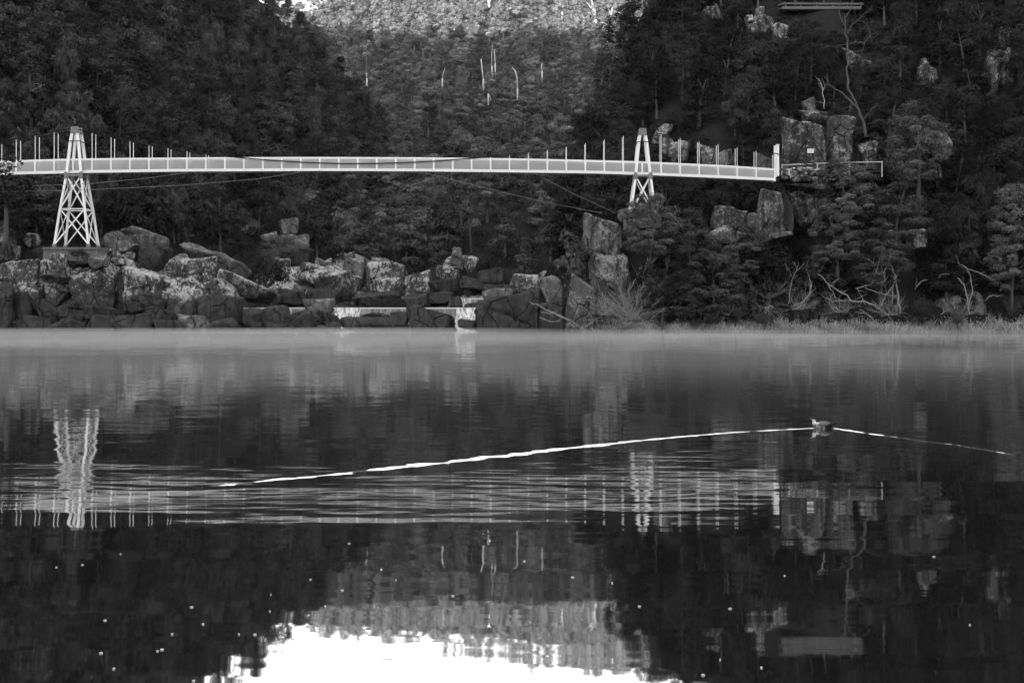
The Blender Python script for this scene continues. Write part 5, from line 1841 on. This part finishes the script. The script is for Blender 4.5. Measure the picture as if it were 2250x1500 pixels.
duck.rotation_euler = (0, 0, R(-8))

FL = [(265, 1217), (124, 1246), (181, 1241), (595, 1306), (593, 1343), (421, 1334), (231, 1363), (446, 1371), (378, 1393), (525, 1393), (560, 1394), (356, 1427), (346, 1430), (222, 1435), (250, 1469), (425, 1496), (457, 1498),
      (682, 1273), (767, 1194), (870, 1274), (752, 1297), (715, 1332), (800, 1383), (838, 1251), (1076, 1188), (1152, 1233), (1258, 1268), (1724, 1265), (1604, 1337), (1405, 1332), (1673, 1467), (1545, 1483), (2131, 1373), (2052, 1223), (1582, 1449), (1345, 1281), (1165, 1367), (995, 1309)]
FR = random.Random(3)
for k, (a, b) in enumerate(FL):
    Yf = CAM_H * F_PX / (b - HORIZON)
    s = FR.uniform(.005, .012)
    mb = MB()
    pts = [(s * 1.3, 0, .004), (s * .4, s * .7, .008), (-s * .7, s * .5, .006), (-s * 1.2, 0, .004), (-s * .5, -s * .6, .007), (s * .5, -s * .6, .008)]
    mb.add([(x, y, z) for x, y, z in pts] + [(x * .8, y * .8, -.004) for x, y, z in pts], [(0, 1, 2, 3, 4, 5), (11, 10, 9, 8, 7, 6)] + [(i, i + 6, (i + 1) % 6 + 6, (i + 1) % 6) for i in range(6)])
    o = mb.build('floating_leaf', M['foam'], None, False, ((a - 1125) / F_PX * Yf, Yf, 0.001))
    o.rotation_euler = (0, 0, FR.uniform(0, 6.28))
    tag(o, 'tiny white fleck of floating leaf on the dark near water', 'leaf', 'white flecks floating on the near water')

fo_r = np.random.default_rng(12)
m = 700
fx = np.concatenate([fo_r.uniform(380, 1046, m - 160), fo_r.uniform(1000, 1050, 90), fo_r.uniform(735, 800, 70)])
fy = 119.6 - np.abs(fo_r.normal(size=m)) * 2.6 * np.clip((fx - 300) / 300, .3, 1)
X_ = (fx - 1125) / F_PX * fy
sz = fo_r.uniform(.03, .16, m)
V = np.stack([np.stack([X_ - sz * 1.6, fy, np.full(m, .006)], 1), np.stack([X_, fy - sz * .9, np.full(m, .012)], 1), np.stack([X_ + sz * 1.6, fy, np.full(m, .006)], 1), np.stack([X_, fy + sz * .9, np.full(m, .012)], 1)], 1).reshape(-1, 3)
o = link('foam', np_mesh('foam', V, np.arange(len(V)).reshape(-1, 4)), M['foam'])  # white colour serves as foam and as painted sparkle at the waterline
tag(o, 'line of white flecks for foam and painted sky sparkle below the weir and the left bank', 'foam', kind='stuff')

# ------------------------------------------------------------------ mist lying on the water, thin haze in the gorge
def volume_box(name, x0, x1, y0, y1, z0, z1, dens, label, col=.95, aniso=0.0, ztop0=None):
    m, nt, out = new_mat(name + '_air')
    v = nd(nt, "ShaderNodeVolumePrincipled")
    v.inputs['Color'].default_value = (col, col, col, 1)
    v.inputs['Density'].default_value = dens
    v.inputs['Anisotropy'].default_value = aniso
    nt.links.new(v.outputs[0], out.inputs['Volume'])
    mb = MB()
    mb.box(((x0 + x1) / 2, (y0 + y1) / 2, (z0 + z1) / 2), (x1 - x0, y1 - y0, z1 - z0))
    if ztop0 is not None:
        mb.v = [(x, y, ztop0 if (z > z0 + .001 and y < y0 + .1) else z) for x, y, z in mb.v]
    o = mb.build(name, m)
    return tag(o, label, 'mist', kind='stuff')


def mist_sheet(label, dens, seed, y0, y1, hgt):
    """closed flat body of mist whose top rolls in long low wisps"""
    nx, ny = 90, 60
    xs, ys = np.linspace(-70, 70, nx), np.linspace(y0, y1, ny)
    XX, YY = np.meshgrid(xs, ys, indexing='ij')
    q = np.stack([XX.ravel() * .5, YY.ravel() * .9, np.zeros(nx * ny)], 1)
    n = snoise(q, .10, seed, 3).reshape(nx, ny)
    n2 = snoise(q, .35, seed + 9, 2).reshape(nx, ny)
    tp = np.clip((YY - y0) / (80 - y0), 0, 1) ** 1.1
    far = np.clip((YY - 95) / 25, 0, 1)
    H = hgt * tp * np.clip(.62 + .75 * n + .25 * n2, .06, 1.7) * (1 - .35 * far) + .012
    top = np.stack([XX, YY, H], 2).reshape(-1, 3)
    bot = np.stack([XX, YY, np.full_like(XX, .004)], 2).reshape(-1, 3)
    a, b = np.meshgrid(np.arange(nx - 1), np.arange(ny - 1), indexing='ij')
    t = (a * ny + b).ravel()
    ft = np.stack([t, t + ny, t + ny + 1, t + 1], 1)
    N0 = nx * ny
    fb = ft[:, ::-1] + N0
    sides = []
    for i in range(nx - 1):
        for c in (0, ny - 1):
            p, q_ = i * ny + c, (i + 1) * ny + c
            sides.append((p, p + N0, q_ + N0, q_) if c == 0 else (p, q_, q_ + N0, p + N0))
    for j_ in range(ny - 1):
        for c in (0, nx - 1):
            p, q_ = c * ny + j_, c * ny + j_ + 1
            sides.append((p, q_, q_ + N0, p + N0) if c == 0 else (p, p + N0, q_ + N0, q_))
    me = np_mesh('mist', np.concatenate([top, bot]), np.concatenate([ft, fb, np.array(sides)]))
    m, nt, out = new_mat('mist_air')
    v = nd(nt, "ShaderNodeVolumePrincipled")
    v.inputs['Color'].default_value = (.95, .95, .95, 1)
    v.inputs['Density'].default_value = dens
    nt.links.new(v.outputs[0], out.inputs['Volume'])
    return tag(link('mist', me, m), label, 'mist', kind='stuff')


mist_sheet('low film of morning mist rolling over the far water', .025, 5, 15, 123, .50)

# thin air of the gorge: lifts the far valley a little
volume_box('haze', -1500, 1500, -800, 1600, -5.6, 420, .00004, 'thin grey morning haze filling the gorge')
